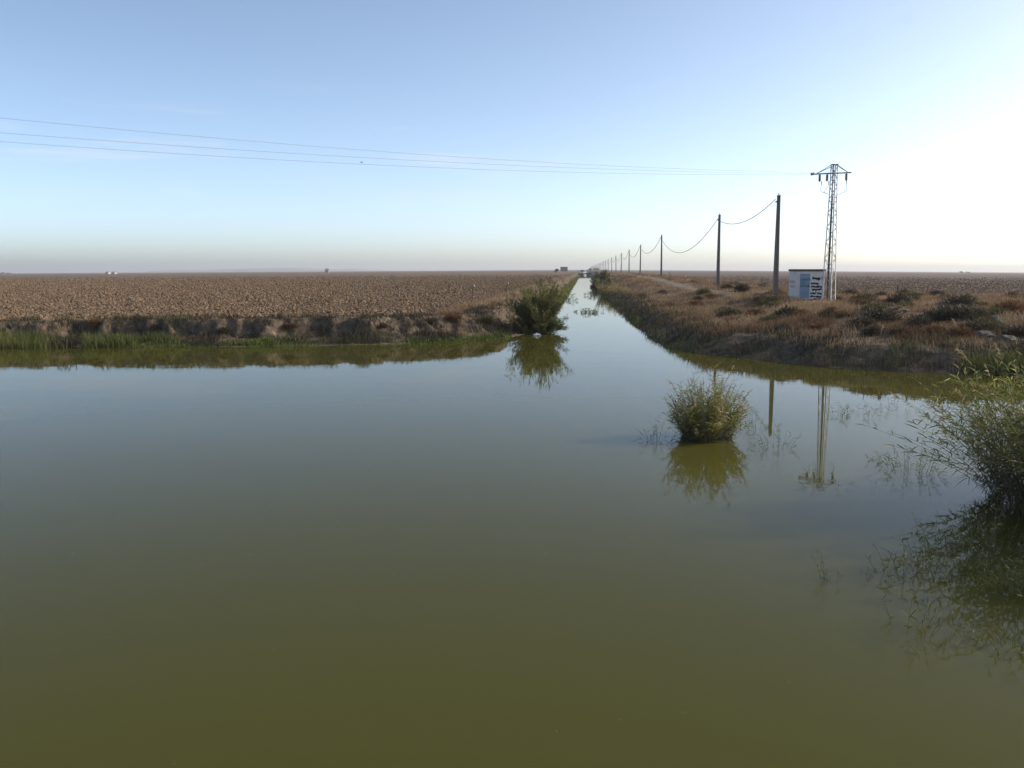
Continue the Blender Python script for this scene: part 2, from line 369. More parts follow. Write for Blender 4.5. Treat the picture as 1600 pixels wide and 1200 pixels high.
def ground_material():
    m, nd, ln, b = new_mat("ground_soil")
    z = nd.new("ShaderNodeAttribute"); z.attribute_name = "zone"
    sp = nd.new("ShaderNodeSeparateColor"); ln.new(z.outputs["Color"], sp.inputs[0])
    tc = nd.new("ShaderNodeTexCoord")
    def noise(s, d=6, sc=None):
        n = nd.new("ShaderNodeTexNoise"); n.inputs["Scale"].default_value = s; n.inputs["Detail"].default_value = d
        if sc:
            mp = nd.new("ShaderNodeMapping"); mp.inputs["Scale"].default_value = sc
            ln.new(tc.outputs["Object"], mp.inputs[0]); ln.new(mp.outputs[0], n.inputs["Vector"])
        else: ln.new(tc.outputs["Object"], n.inputs["Vector"])
        return n
    def mix(f, a, bb):
        x = nd.new("ShaderNodeMix"); x.data_type = 'RGBA'; ln.new(f, x.inputs[0])
        for s, v in ((6, a), (7, bb)):
            if isinstance(v, tuple): x.inputs[s].default_value = (*v, 1)
            else: ln.new(v, x.inputs[s])
        return x.outputs[2]
    fine, mid, big = noise(2.6, 8), noise(.5, 6), noise(.02, 5, (1, .35, 1))
    def soil(stops, src=fine):
        r = ramp(nd, stops); ln.new(src.outputs["Fac"], r.inputs[0]); return r.outputs[0]
    bank = soil([(.3, (.058, .045, .035)), (.52, (.105, .080, .058)), (.72, (.165, .128, .09))])
    fl = soil([(.32, (.100, .068, .047)), (.5, (.148, .104, .070)), (.7, (.20, .146, .099))])
    fl2 = mix(big.outputs["Fac"], fl, (.137, .096, .066))
    fr = soil([(.32, (.085, .062, .052)), (.5, (.130, .096, .078)), (.7, (.185, .140, .110))], noise(1.6, 8))
    streak = noise(.09, 5, (.12, 1, 1))
    fr2 = mix(streak.outputs["Fac"], fr, (.12, .088, .072))
    track = soil([(.3, (.20, .155, .11)), (.7, (.31, .245, .175))])
    c = mix(sp.outputs[0], bank, fl2); c = mix(sp.outputs[1], c, fr2); c = mix(sp.outputs[2], c, track)
    ln.new(c, b.inputs["Base Color"]); b.inputs["Roughness"].default_value = .95; b.inputs["Specular IOR Level"].default_value = .1
    bp = nd.new("ShaderNodeBump"); bp.inputs["Strength"].default_value = .9; bp.inputs["Distance"].default_value = .12
    ad = nd.new("ShaderNodeMath"); ad.operation = 'ADD'
    ln.new(fine.outputs["Fac"], ad.inputs[0]); ln.new(mid.outputs["Fac"], ad.inputs[1])
    ln.new(ad.outputs[0], bp.inputs["Height"]); ln.new(bp.outputs[0], b.inputs["Normal"])
    return m

def water_material():
    """Turbid green water: light scattered back from below, and a mirror whose strength follows the Fresnel
    equations for the polarised light of a sky seen square to the sun."""
    m, nd, ln, b = new_mat("turbid_water")
    nd.remove(b); out = nd["Material Output"]
    tc = nd.new("ShaderNodeTexCoord"); mp = nd.new("ShaderNodeMapping"); mp.inputs["Scale"].default_value = (.5, 1, 1); ln.new(tc.outputs["Object"], mp.inputs[0])
    def noise(sc, d):
        n = nd.new("ShaderNodeTexNoise"); n.inputs["Scale"].default_value = sc; n.inputs["Detail"].default_value = d; ln.new(mp.outputs[0], n.inputs["Vector"]); return n
    def math_(op, x, y=None):
        n = nd.new("ShaderNodeMath"); n.operation = op
        for k, v in enumerate((x, y)):
            if v is None: continue
            if isinstance(v, (int, float)): n.inputs[k].default_value = v
            else: ln.new(v, n.inputs[k])
        return n.outputs[0]
    n1, n2, n3 = noise(.55, 3), noise(5.0, 2), noise(.09, 3)
    hgt = math_('ADD', n1.outputs["Fac"], math_('MULTIPLY', n2.outputs["Fac"], math_('MULTIPLY', n3.outputs["Fac"], .22)))
    bp = nd.new("ShaderNodeBump"); bp.inputs["Strength"].default_value = .35; bp.inputs["Distance"].default_value = .012; ln.new(hgt, bp.inputs["Height"])
    ge = nd.new("ShaderNodeNewGeometry"); dt = nd.new("ShaderNodeVectorMath"); dt.operation = 'DOT_PRODUCT'
    ln.new(bp.outputs[0], dt.inputs[0]); ln.new(ge.outputs["Incoming"], dt.inputs[1])
    c = math_('MAXIMUM', dt.outputs["Value"], .002); N = 1.333
    ct = math_('SQRT', math_('SUBTRACT', 1.0, math_('DIVIDE', math_('SUBTRACT', 1.0, math_('MULTIPLY', c, c)), N * N)))
    def sq(x): return math_('MULTIPLY', x, x)
    rp = sq(math_('DIVIDE', math_('SUBTRACT', math_('MULTIPLY', c, N), ct), math_('ADD', math_('MULTIPLY', c, N), ct)))
    rs = sq(math_('DIVIDE', math_('SUBTRACT', c, math_('MULTIPLY', ct, N)), math_('ADD', c, math_('MULTIPLY', ct, N))))
    F = math_('ADD', math_('MULTIPLY', rp, .81), math_('MULTIPLY', rs, .19))
    silt = nd.new("ShaderNodeMix"); silt.data_type = 'RGBA'; ln.new(n3.outputs["Fac"], silt.inputs[0])
    silt.inputs[6].default_value = (.060, .058, .0115, 1); silt.inputs[7].default_value = (.073, .070, .015, 1)
    ss = nd.new("ShaderNodeSubsurfaceScattering"); ss.falloff = 'BURLEY'; ln.new(silt.outputs[2], ss.inputs["Color"])
    ss.inputs["Scale"].default_value = .35; ss.inputs["Radius"].default_value = (1, 1, .6)
    gl = nd.new("ShaderNodeBsdfGlossy"); gl.inputs["Roughness"].default_value = .018; ln.new(bp.outputs[0], gl.inputs["Normal"])
    mx = nd.new("ShaderNodeMixShader"); ln.new(F, mx.inputs[0]); ln.new(ss.outputs[0], mx.inputs[1]); ln.new(gl.outputs[0], mx.inputs[2])
    ln.new(mx.outputs[0], out.inputs[0])
    return m

# ================================================================== THE SETTING
# ---- ground: one sheet to the horizon
xs = np.concatenate([-np.geomspace(52, 14000, 64)[::-1], np.linspace(-52, -12, 215)[1:], np.linspace(-12, 24, 140)[1:], np.linspace(24, 60, 75)[1:], np.geomspace(60, 14000, 62)[1:]])
ys = np.concatenate([np.linspace(-70, 26, 25), np.linspace(26, 34, 12)[1:], np.linspace(34, 40, 40)[1:], np.linspace(40, 52, 110)[1:], np.linspace(52, 66, 60)[1:], np.linspace(66, 130, 150)[1:], np.geomspace(130, 15000, 150)[1:]])
GX, GY = np.meshgrid(xs, ys); GZ = height(GX.ravel(), GY.ravel())
nx, ny = len(xs), len(ys)
gm = MB()
ii = (np.arange(ny - 1)[:, None] * nx + np.arange(nx - 1)[None]).ravel()
gm.add(np.stack([GX.ravel(), GY.ravel(), GZ], 1), None, np.stack([ii, ii + 1, ii + nx + 1, ii + nx], 1))
ground = gm.build("ground", ground_material(), smooth_faces=True)
tag(ground, "brown plain of soil with the canal cut through it", kind="structure")
zn = np.zeros((nx * ny, 4), np.float32); zn[:, 3] = 1
zn[:, 0] = field_l(GX.ravel(), GY.ravel()); zn[:, 1] = field_r(GX.ravel(), GY.ravel())
bare = smooth(.12, .30, fbm(GX.ravel() * .22, GY.ravel() * .22, 55)) * (sdR(GX.ravel(), GY.ravel()) > 3) * .8
edge = smooth(2.5, 0, np.abs(GY.ravel() - (84 - (GX.ravel() - 27) * .22))) * (GX.ravel() > 24)
zn[:, 2] = np.clip(np.maximum(bare, edge), 0, 1) * (1 - zn[:, 1])
ca = ground.data.attributes.new("zone", 'FLOAT_COLOR', 'POINT'); ca.data.foreach_set("color", zn.ravel())

# ---- water: basin and canal in one sheet
wm = MB()
wm.add([(-150, -30, 0), (150, -30, 0), (150, 60, 0), (9, 60, 0), (-9, 60, 0), (-150, 60, 0), (7, 3500, 0), (-7, 3500, 0)], [(0, 1, 4), (1, 3, 4), (1, 2, 3), (0, 4, 5)], [(4, 3, 6, 7)])
tag(wm.build("water", water_material()), "still green water of the basin and the straight canal", kind="structure")

# ---- dirt track on the levee
tm = MB()
ty = np.concatenate([np.linspace(84, 200, 90), np.geomspace(200, 2500, 60)[1:]])
tc_ = 12.6 + 1.6 * smooth(118, 86, ty) + .25 * np.sin(ty * .05)
tw = .95 + .25 * fbm(ty * .1, ty * 0, 3) * 2
cols = np.linspace(-1, 1, 7)
TX = tc_[:, None] + tw[:, None] * cols[None] * (1 + .12 * fbm(ty[:, None] * .6, cols[None] * 3, 8)); TY = np.repeat(ty[:, None], 7, 1)
TZ = height(TX.ravel(), TY.ravel()).reshape(TX.shape) + .035 - .03 * np.abs(cols)[None] ** 4
k = (np.arange(len(ty) - 1)[:, None] * 7 + np.arange(6)[None]).ravel()
tm.add(np.stack([TX, TY, TZ], -1).reshape(-1, 3), None, np.stack([k, k + 1, k + 8, k + 7], 1))
M['track'] = tint_mat("track_dust", [(0, (.13, .095, .065)), (1, (.22, .165, .11))], noise=.6, nscale=1.2, rough=.95, bump=.5)
tag(tm.build("dirt_track", M['track'], smooth_faces=True), "pale dusty track running beside the canal", kind="structure")

# ---- low blue hills on the far left horizon
hm = MB(); hx = np.linspace(-4600, -2100, 60); hz = 26 * np.exp(-((hx + 3300) / 620) ** 2) + 10 * np.exp(-((hx + 2500) / 260) ** 2) + 4 * fbm(hx * .006, hx * 0, 4)
rows = [(9000, -60 + 0 * hz), (9200, -12 + hz), (9600, -8 + hz * 1.05), (10200, -60 + 0 * hz)]
hm.add(np.concatenate([np.stack([hx * 1.0, np.full(60, y), z], 1) for y, z in rows]), None,
       np.concatenate([np.stack([r * 60 + np.arange(59), r * 60 + np.arange(1, 60), r * 60 + 61 + np.arange(59), r * 60 + 60 + np.arange(59)], 1) for r in range(3)]))
M['hill'] = tint_mat("far_hill", [(0, (.10, .11, .11)), (1, (.14, .15, .15))], noise=.3, nscale=.002)
tag(hm.build("hills", M['hill'], smooth_faces=True), "faint low ridge on the left horizon", kind="structure")

# ================================================================== GROUND COVER (nobody could count it)
def sample(n, y0, y1, px0=-160, px1=1760):
    """Points spread evenly over the view wedge, thinning with distance."""
    y = np.exp(rng.uniform(math.log(y0), math.log(y1), n)); px = rng.uniform(px0, px1, n)
    x = (px - 914) / F_PX * y
    return x, y
def sort_pts(x, y, keep):
    x, y = x[keep], y[keep]
    return x, y, height(x, y)

# clods of the left field
x, y = sample(250000, 44, 520, -160, 905)
keep = (rng.random(len(x)) < field_l(x, y)) & (rng.random(len(x)) < smooth(520, 130, y))
x, y, z = sort_pts(x, y, keep)
s = (.022 + .088 * rng.random(len(x)) ** 2.4) * (1 + np.maximum(y - 60, 0) / 260)
s *= .65 + 1.1 * vnoise(x * .5, y * .5, 33)
cm = MB(); lumps(cm, np.stack([x, y, z + s * .25], 1), s, np.clip(rng.normal(.42, .15, len(x)), 0, 1), .38, .85)
tag(cm.build("soil_clods", M['clod']), "ploughed clods covering the field left of the canal", kind="stuff")
# clods of the right field
x, y = sample(70000, 78, 480, 1000, 1760)
keep = (rng.random(len(x)) < field_r(x, y)) & (rng.random(len(x)) < smooth(480, 150, y))
x, y, z = sort_pts(x, y, keep)
s = (.025 + .085 * rng.random(len(x)) ** 2.5) * (1 + np.maximum(y - 80, 0) / 260)
cm = MB(); lumps(cm, np.stack([x, y, z + s * .2], 1), s, np.clip(rng.normal(.22, .2, len(x)), 0, 1), .35, .75)
tag(cm.build("fine_clods", M['clod']), "finer dark clods covering the field right of the poles", kind="stuff")

# dry grass, right bank
x, y = sample(620000, 35, 420, 880, 1760)
dr = sdR(x, y)
dens = vnoise(x * .55, y * .55, 21) * .65 + vnoise(x * 1.9, y * 1.9, 22) * .5
pt = tc_[0] * 0 + np.interp(y, ty, tc_); on_track = (np.abs(x - pt) < 1.5) & (y > 84)
keep = (dr > .9) & (rng.random(len(x)) < np.clip((dens - .34) * 2.8, 0.10, 1)) & (field_r(x, y) < .5) & ~(on_track & (rng.random(len(x)) < .97)) & (rng.random(len(x)) < smooth(.9, 3.0, dr + 1.6 * fbm(x * .5, y * .5, 77)))
x, y, z = sort_pts(x, y, keep); n = len(x)
hg = (.18 + .44 * vnoise(x * .55, y * .55, 23) ** 1.2) * rng.uniform(.5, 1.25, n)
tn = np.clip(vnoise(x * .35, y * .35, 24) * .8 + rng.normal(.08, .17, n), 0, 1)
dm = MB(); blades(dm, np.stack([x, y, z - .03], 1), hg, .010 + .00026 * y, rng.uniform(.1, .85, n), tn)
tag(dm.build("dry_grass", M['dry']), "dry straw grass over the bank right of the canal", kind="stuff")
# dry grass, left bank crest and canal berm
x, y = sample(300000, 43, 420, -160, 905)
dl = sdL(x, y); fl = field_l(x, y)
keep = (dl > 1.3) & (fl < .6) & (rng.random(len(x)) < np.where(dl < 3.4, .5, 1)) & (rng.random(len(x)) < np.clip((vnoise(x * .5, y * .5, 41) * .7 + vnoise(x * 1.7, y * 1.7, 42) * .45 - .3) * 1.7 + .5 * (x > -9) * (y > 52), .03, 1))
x, y, z = sort_pts(x, y, keep); n = len(x)
hg = (.12 + .28 * vnoise(x * .5, y * .5, 43)) * rng.uniform(.5, 1.25, n) * np.where(x > -9, 1.25, .9)
tn = np.clip(vnoise(x * .4, y * .4, 44) * .7 + rng.normal(.2, .17, n), 0, 1)
dm = MB(); blades(dm, np.stack([x, y, z - .03], 1), hg, .010 + .00026 * y, rng.uniform(.15, .9, n), tn)
tag(dm.build("dry_grass", M['dry']), "dry straw grass along the bank left of the canal", kind="stuff")
# dark weeds on the face of the right bank
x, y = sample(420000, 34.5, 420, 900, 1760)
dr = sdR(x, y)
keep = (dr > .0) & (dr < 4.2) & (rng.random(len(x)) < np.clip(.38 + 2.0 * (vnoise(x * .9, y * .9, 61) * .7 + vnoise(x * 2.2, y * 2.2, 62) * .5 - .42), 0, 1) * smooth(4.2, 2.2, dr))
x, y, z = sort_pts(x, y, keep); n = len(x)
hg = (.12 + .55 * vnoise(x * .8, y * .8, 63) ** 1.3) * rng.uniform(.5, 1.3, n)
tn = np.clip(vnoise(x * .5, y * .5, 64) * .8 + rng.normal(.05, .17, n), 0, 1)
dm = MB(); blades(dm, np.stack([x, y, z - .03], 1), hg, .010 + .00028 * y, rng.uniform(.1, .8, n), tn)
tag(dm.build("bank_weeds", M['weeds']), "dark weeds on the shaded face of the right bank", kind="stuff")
# dark weeds hanging on the left bank
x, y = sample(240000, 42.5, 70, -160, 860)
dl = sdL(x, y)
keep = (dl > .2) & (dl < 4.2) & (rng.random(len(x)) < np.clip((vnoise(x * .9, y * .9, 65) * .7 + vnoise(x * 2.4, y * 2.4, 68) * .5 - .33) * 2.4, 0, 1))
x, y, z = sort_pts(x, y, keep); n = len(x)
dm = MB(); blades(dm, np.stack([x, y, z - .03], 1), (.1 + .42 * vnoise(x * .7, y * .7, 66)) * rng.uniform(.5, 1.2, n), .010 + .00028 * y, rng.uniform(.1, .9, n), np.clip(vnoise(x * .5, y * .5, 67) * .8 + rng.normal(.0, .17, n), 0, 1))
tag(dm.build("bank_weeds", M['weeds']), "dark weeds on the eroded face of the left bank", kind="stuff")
# green reeds at the water's edge: far left, right end, canal left edge
def reed_fringe(n, y0, y1, px0, px1, sd, d0, d1, h, label, cut, seed, wscale=1.0, low=0):
    x, y = sample(n, y0, y1, px0, px1); d = sd(x, y)
    keep = (d > d0) & (d < d1 + 1.2 * fbm(x * .4, y * .4, seed)) & (rng.random(n) < np.clip((vnoise(x * .45, y * .45, seed + 1) - cut) * 3, 0, 1))
    x, y, z = sort_pts(x, y, keep); m = len(x)
    hg = h * (.45 + .8 * vnoise(x * .35, y * .35, seed + 2)) * rng.uniform(.45, 1.2, m)
    tn = np.clip(vnoise(x * .6, y * .6, seed + 3) * .75 + rng.normal(.1, .18, m), 0, 1)
    q = MB(); blades(q, np.stack([x, y, np.maximum(z, -.2) - .05], 1), hg, (.012 + .00030 * y) * wscale, rng.uniform(.05, .7, m), tn)
    return tag(q.build("reed_fringe" if low == 0 else "shore_plants", M[('green', 'moss', 'fresh')[low]]), label, kind="stuff")
reed_fringe(52000, 41, 52, -160, 260, sdL, -.25, 1.7, .95, "tall green reeds along the waterline at far left", .34, 110)
reed_fringe(60000, 43, 54, 190, 800, sdL, -.25, 1.0, .26, "low bright green plants along the left waterline", .36, 120, 1.6, 1)
reed_fringe(15000, 43, 54, 230, 800, sdL, -.1, 1.4, .42, "patchy green reeds along the left waterline", .58, 130)
reed_fringe(26000, 34, 40, 1380, 1760, sdR, -.2, 1.5, .80, "green reeds at the foot of the right bank", .45, 140)
reed_fringe(14000, 36, 62, 1010, 1400, sdR, -.15, 1.0, .55, "scattered green reeds at the foot of the right bank", .5, 150)
reed_fringe(60000, 60, 560, 830, 912, sdL, -.35, 1.5, .42, "bright green plants along the left edge of the canal", .22, 160, 1.6, 2)
reed_fringe(26000, 62, 560, 905, 1000, sdR, -.3, 1.1, .42, "dark green reeds along the right edge of the canal", .45, 170, 1.4)

# ================================================================== PLANTS THAT ARE THINGS
def stem_path(base, az, lean, L, k=7, curl=1.7):
    t = np.linspace(0, 1, k)
    h = np.array([math.cos(az), math.sin(az), 0])
    z = L * t * math.sqrt(max(1 - min(lean, .98) ** 2, .03)) * (1 - .18 * lean * t)
    return np.array(base)[None] + h[None] * (lean * L * t ** curl)[:, None] + np.stack([0 * t, 0 * t, z], 1)

def reed_clump(name, loc, n, radius, hgt, label, lean_max=.75, leaf=.34, green=.6, plume_p=.25, group=None, dry_t=.42, leafmat='reedleaf', squash=1.0, rlow=0.006, leafn=13, lw=.024, cat="reeds", dome=.15):
    root = empty(name, loc, 0, label, cat, group)
    sm, lm, dm, pm = MB(), MB(), MB(), MB()
    ph = rng.uniform(0, 6.28)
    for i in range(n):
        a = rng.uniform(0, 2 * math.pi); r = radius * math.sqrt(rng.random())
        base = (r * math.cos(a), r * math.sin(a) * squash, -.15)
        oa = a + rng.normal(0, .5); ln_ = min(.97, abs(rng.normal(.10, .10)) + (lean_max * (r / radius) ** 1.6) * rng.uniform(.3, 1.05))
        L = hgt * rng.uniform(.6, 1.12) * (1 - dome * (r / radius) ** 2) * (1 + .16 * math.sin(2 * a + ph) + .10 * math.sin(3 * a - ph))
        P = stem_path(base, oa, ln_, L)
        tube(sm, P, np.linspace(rlow, rlow * .45, len(P)), 3, rng.random(), False)
        m = rng.integers(int(leafn * .7), leafn + 3)
        t = np.sort(rng.uniform(.14, 1.0, m)); fi = t * (len(P) - 1); i0 = np.minimum(fi.astype(int), len(P) - 2); fr = (fi - i0)[:, None]
        Q = P[i0] * (1 - fr) + P[i0 + 1] * fr; T = P[i0 + 1] - P[i0]; T /= np.linalg.norm(T, axis=1)[:, None]
        la = oa + np.where(np.arange(m) % 2, .5, -.5) * math.pi + rng.normal(0, .7, m)
        D = T * rng.uniform(.35, 1.1, (m, 1)) + np.stack([np.cos(la), np.sin(la), rng.uniform(-.15, .5, m)], 1)
        dry = (t < dry_t * rng.uniform(.7, 1.3)) & (rng.random(m) < .8)
        LL = leaf * rng.uniform(.55, 1.15, m) * (1 - .35 * np.abs(t - .65))
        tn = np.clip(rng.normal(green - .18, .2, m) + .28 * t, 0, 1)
        if (~dry).any(): leaves(lm, Q[~dry], D[~dry], LL[~dry], lw, rng.uniform(.05, .5, (~dry).sum()), tn[~dry])
        if dry.any(): leaves(dm, Q[dry], D[dry] - np.array([0, 0, .5]), LL[dry] * .85, lw * .75, rng.uniform(.2, .9, dry.sum()), np.clip(rng.normal(.45, .25, dry.sum()), 0, 1))
        if rng.random() < plume_p:
            T = P[-1] - P[-2]; T /= np.linalg.norm(T); q = 26
            tt = rng.uniform(-.25, .75, q)[:, None]
            D = T[None] * .8 + rng.normal(0, .38, (q, 3)); leaves(pm, P[-1][None] + T[None] * tt * .22, D, rng.uniform(.05, .13, q), .014, .5, rng.random(q))
    sm.build("stems", M['reedstem'], root)
    if lm.n: lm.build("leaves", M[leafmat], root)
    if dm.n: dm.build("dry_leaves", M['reeddry'], root)
    if pm.n: pm.build("plumes", M['plume'], root)
    return root

cx, cy = at(1104, 684)
reed_clump("reed_clump", (cx, cy, 0), 300, .58, 1.54, "round reed clump standing alone in the open water", .42, .25, .72, .16, lw=.018, leafn=24, dry_t=.48, dome=.38)
rx, ry = at(1600, 800)
rx2 = rx + 1.75
reed_clump("reed_bed", (rx2, ry + .3, 0), 950, 2.0, 2.55, "big leaning reed bed at the right edge of the photo", .66, .29, .64, .10, lw=.020, dry_t=.60, rlow=.005, leafn=36, dome=.12)
X, Y = at(1930, 905)
reed_clump("reed_bed", (X, Y, 0), 620, 1.15, 2.4, "second reed bed, mostly beyond the right edge, shading the near water", .45, .32, .6, .06, lw=.02, dry_t=.5, leafn=18, squash=2.3)


def sparse(px, py, n, rad, h, label, lean=.7, leaf=.13, green=.34, lw=.0095, leafn=9, squash=1.0):
    X, Y = at(px, py)
    return reed_clump("sparse_reed", (X, Y, 0), n, rad, h, label, lean, leaf, green, 0.0, "sparse reed stems in the water", .2, 'reedleaf', squash, .0028, leafn, lw)
SP = [
 (1285, 756, 10, .36, .45, "thin drowned reeds at the tip of the tower's reflection", .9),
 (1345, 650, 30, .8, .55, "reed tips between the tower's reflection and the reed bed, farthest out", .5),
 (1400, 640, 16, .6, .5, "few reed tips near the bank's reflection left of the reed bed", .5),
 (1425, 735, 40, .50, .66, "twiggy reed patch just left of the reed bed's lower edge", .8),
 (1372, 722, 9, .2, .38, "small lone tuft of reeds right of the tower's reflection", .6),
 (1298, 905, 5, .10, .50, "two or three upright blades alone in open water", .25),
 (1415, 895, 20, .42, .58, "greenish reed sprays in front of the reed bed, toward open water", .8),
 (1425, 985, 8, .30, .66, "flat lying reed spray nearest the open green water", .98),
 (1480, 880, 36, .50, .68, "sparse upright reeds in front of the reed bed's shadow", .6),
 (1545, 868, 50, .48, .80, "denser drowned reeds directly below the reed bed", .75),
 (1600, 930, 80, .30, .66, "dark tangled reed tuft at the right picture edge", .9),
 (1580, 1020, 18, .28, .45, "lowest sparse reeds, near the lower right", .95),
 (1520, 905, 16, .35, .5, "thin reeds between the tangled tuft and the open water", .8),
 (1215, 700, 22, .45, .72, "fallen reed stems lying right of the round reed clump", .97),
 (1178, 672, 16, .3, .78, "bent reeds against the right side of the round reed clump", .85),
 (1028, 690, 26, .4, .64, "fallen reed stems lying left of the round reed clump", .97),
 (1445, 1015, 4, .12, .4, "single bowed reed stem below the flat lying spray", .95),
]
for q in SP: sparse(*q)
for px, py, n, rad, h, lb in [(922, 488, 36, 1.5, .5, "low weed patch floating across the canal beside the tamarisk"), (928, 462, 40, 1.6, .9, "dark reeds standing off the right edge of the canal"),
                              (892, 470, 18, .8, .7, "reed tips off the left edge of the canal")]:
    X, Y = at(px, py)
    reed_clump("water_weeds", (X, Y, 0), n, rad, h, lb, .7, .35, .35, 0, "weed patches in the canal", .1, 'reedleaf', 1.2, .008, 7, .05, "weeds")

def tamarisk(name, loc, H, W, label, nb=46, blade=.16, side_bias=0.0, seed=1, mat='tam'):
    root = empty(name, loc, 0, label, "bush", None)
    bm_, fm = MB(), MB()
    for i in range(nb):
        az = rng.uniform(0, 2 * math.pi); low = i % 4 == 0; ln_ = rng.uniform(.95, 1.5) if low else min(.95, rng.beta(1.6, 1.6)); L = H * (rng.uniform(.38, .62) if low else rng.uniform(.62, 1.14) * (1 - .12 * ln_) * (1 + .16 * math.cos(az * 2 + 1)))
        base = (rng.normal(0, W * .07), rng.normal(0, W * .07), -.1)
        P = stem_path(base, az, ln_ * W / H * .62 + .02, L, 8, 1.15)
        P[:, 0] += side_bias * np.linspace(0, 1, 8) ** 1.5 * W * .2
        tube(bm_, P, np.linspace(.030, .006, 8), 4, rng.random(), False)
        m = 30; t = rng.uniform(.06, 1.0, m); fi = t * 7; i0 = np.minimum(fi.astype(int), 6); fr = (fi - i0)[:, None]
        Q = P[i0] * (1 - fr) + P[i0 + 1] * fr
        D = rng.normal(0, .5, (m, 3)) + np.array([math.cos(az) * ln_, math.sin(az) * ln_, .75]); D /= np.linalg.norm(D, axis=1)[:, None]
        TL = rng.uniform(.25, .6, m) * H / 3.4
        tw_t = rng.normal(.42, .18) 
        for j in range(m):
            E = Q[j] + D[j] * TL[j]
            kk = 11; u = rng.uniform(.1, 1, kk)[:, None]
            S = Q[j][None] + (E - Q[j])[None] * u
            DD = D[j][None] + rng.normal(0, .42, (kk, 3))
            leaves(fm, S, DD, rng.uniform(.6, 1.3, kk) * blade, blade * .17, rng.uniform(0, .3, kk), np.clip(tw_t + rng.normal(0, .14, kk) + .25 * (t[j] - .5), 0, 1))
    bm_.build("branches", M['wood'], root); fm.build("foliage", M[mat], root)
    return root
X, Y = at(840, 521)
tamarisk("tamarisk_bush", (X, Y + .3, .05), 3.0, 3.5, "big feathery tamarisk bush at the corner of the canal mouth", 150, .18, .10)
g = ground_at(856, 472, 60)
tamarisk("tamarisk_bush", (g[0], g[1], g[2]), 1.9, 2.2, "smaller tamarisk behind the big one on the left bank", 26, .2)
# shrubs and reed stands on the right edge of the canal
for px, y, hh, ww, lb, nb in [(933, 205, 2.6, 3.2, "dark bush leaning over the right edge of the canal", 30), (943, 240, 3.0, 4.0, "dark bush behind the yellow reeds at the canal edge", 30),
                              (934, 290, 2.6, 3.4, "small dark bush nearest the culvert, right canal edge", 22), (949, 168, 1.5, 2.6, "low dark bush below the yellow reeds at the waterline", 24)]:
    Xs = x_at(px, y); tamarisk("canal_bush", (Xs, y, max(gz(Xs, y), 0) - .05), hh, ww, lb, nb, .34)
for px, y, n, rad, hh, lb in [(950, 138, 190, 1.5, 2.0, "yellow reed stand on the right canal bank"), (968, 122, 110, 1.3, 1.5, "shorter green yellow reeds in front of the yellow stand")]:
    Xs = x_at(px, y); reed_clump("reed_stand", (Xs, y, gz(Xs, y)), n, rad, hh, lb, .45, .45, .62, .5, None, .15, 'yellow', 1.3, .012, 9, .06)

# shrubs of the rough ground
def shrub_proto(name, mat, n, seed, spiky=.5, tall=.75):
    root = empty(name, (0, 0, 0), 0)
    fm, wm_ = MB(), MB()
    az = rng.uniform(0, 2 * math.pi, n); el = np.arccos(rng.uniform(0, 1, n) ** .8)
    D = np.stack([np.sin(el) * np.cos(az), np.sin(el) * np.sin(az), np.cos(el)], 1)
    for k in range(26):
        E = D[k] * np.array([.8, .8, tall * .85]); tube(wm_, np.array([(0, 0, -.08), E * .45 + rng.normal(0, .04, 3), E]), [.016, .010, .004], 3, rng.random(), False)
    lob = 1 + .5 * (vnoise(np.cos(az) * 2.2 + 5, np.sin(az) * 2.2 + el * 2 + seed * 7, seed) - .5)
    r0 = rng.uniform(.12, .8, n)[:, None] * lob[:, None]
    S = D * r0 * np.array([1, 1, tall])
    S[:, 2] = np.maximum(S[:, 2], -.02)
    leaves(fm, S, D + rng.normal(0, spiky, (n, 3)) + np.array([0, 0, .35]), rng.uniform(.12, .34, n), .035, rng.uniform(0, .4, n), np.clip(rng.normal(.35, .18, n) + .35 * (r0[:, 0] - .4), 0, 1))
    wm_.build("twigs", M['wood'], root); fm.build("foliage", M[mat], root)
    return root
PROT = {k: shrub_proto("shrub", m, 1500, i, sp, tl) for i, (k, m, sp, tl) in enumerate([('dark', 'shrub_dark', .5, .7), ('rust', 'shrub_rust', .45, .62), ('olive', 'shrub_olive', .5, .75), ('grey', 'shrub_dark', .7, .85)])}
used = set()
def place_shrub(kind, x, y, s, label, group="shrubs on the rough right bank", sz=1.0, dz=-.03):
    o = PROT[kind] if kind not in used else copy_tree(PROT[kind])
    used.add(kind)
    o.location = (x, y, gz(x, y) + dz); o.scale = (s, s, s * sz); o.rotation_euler = (0, 0, rng.uniform(0, 6.28))
    tag(o, label, "shrub", group)
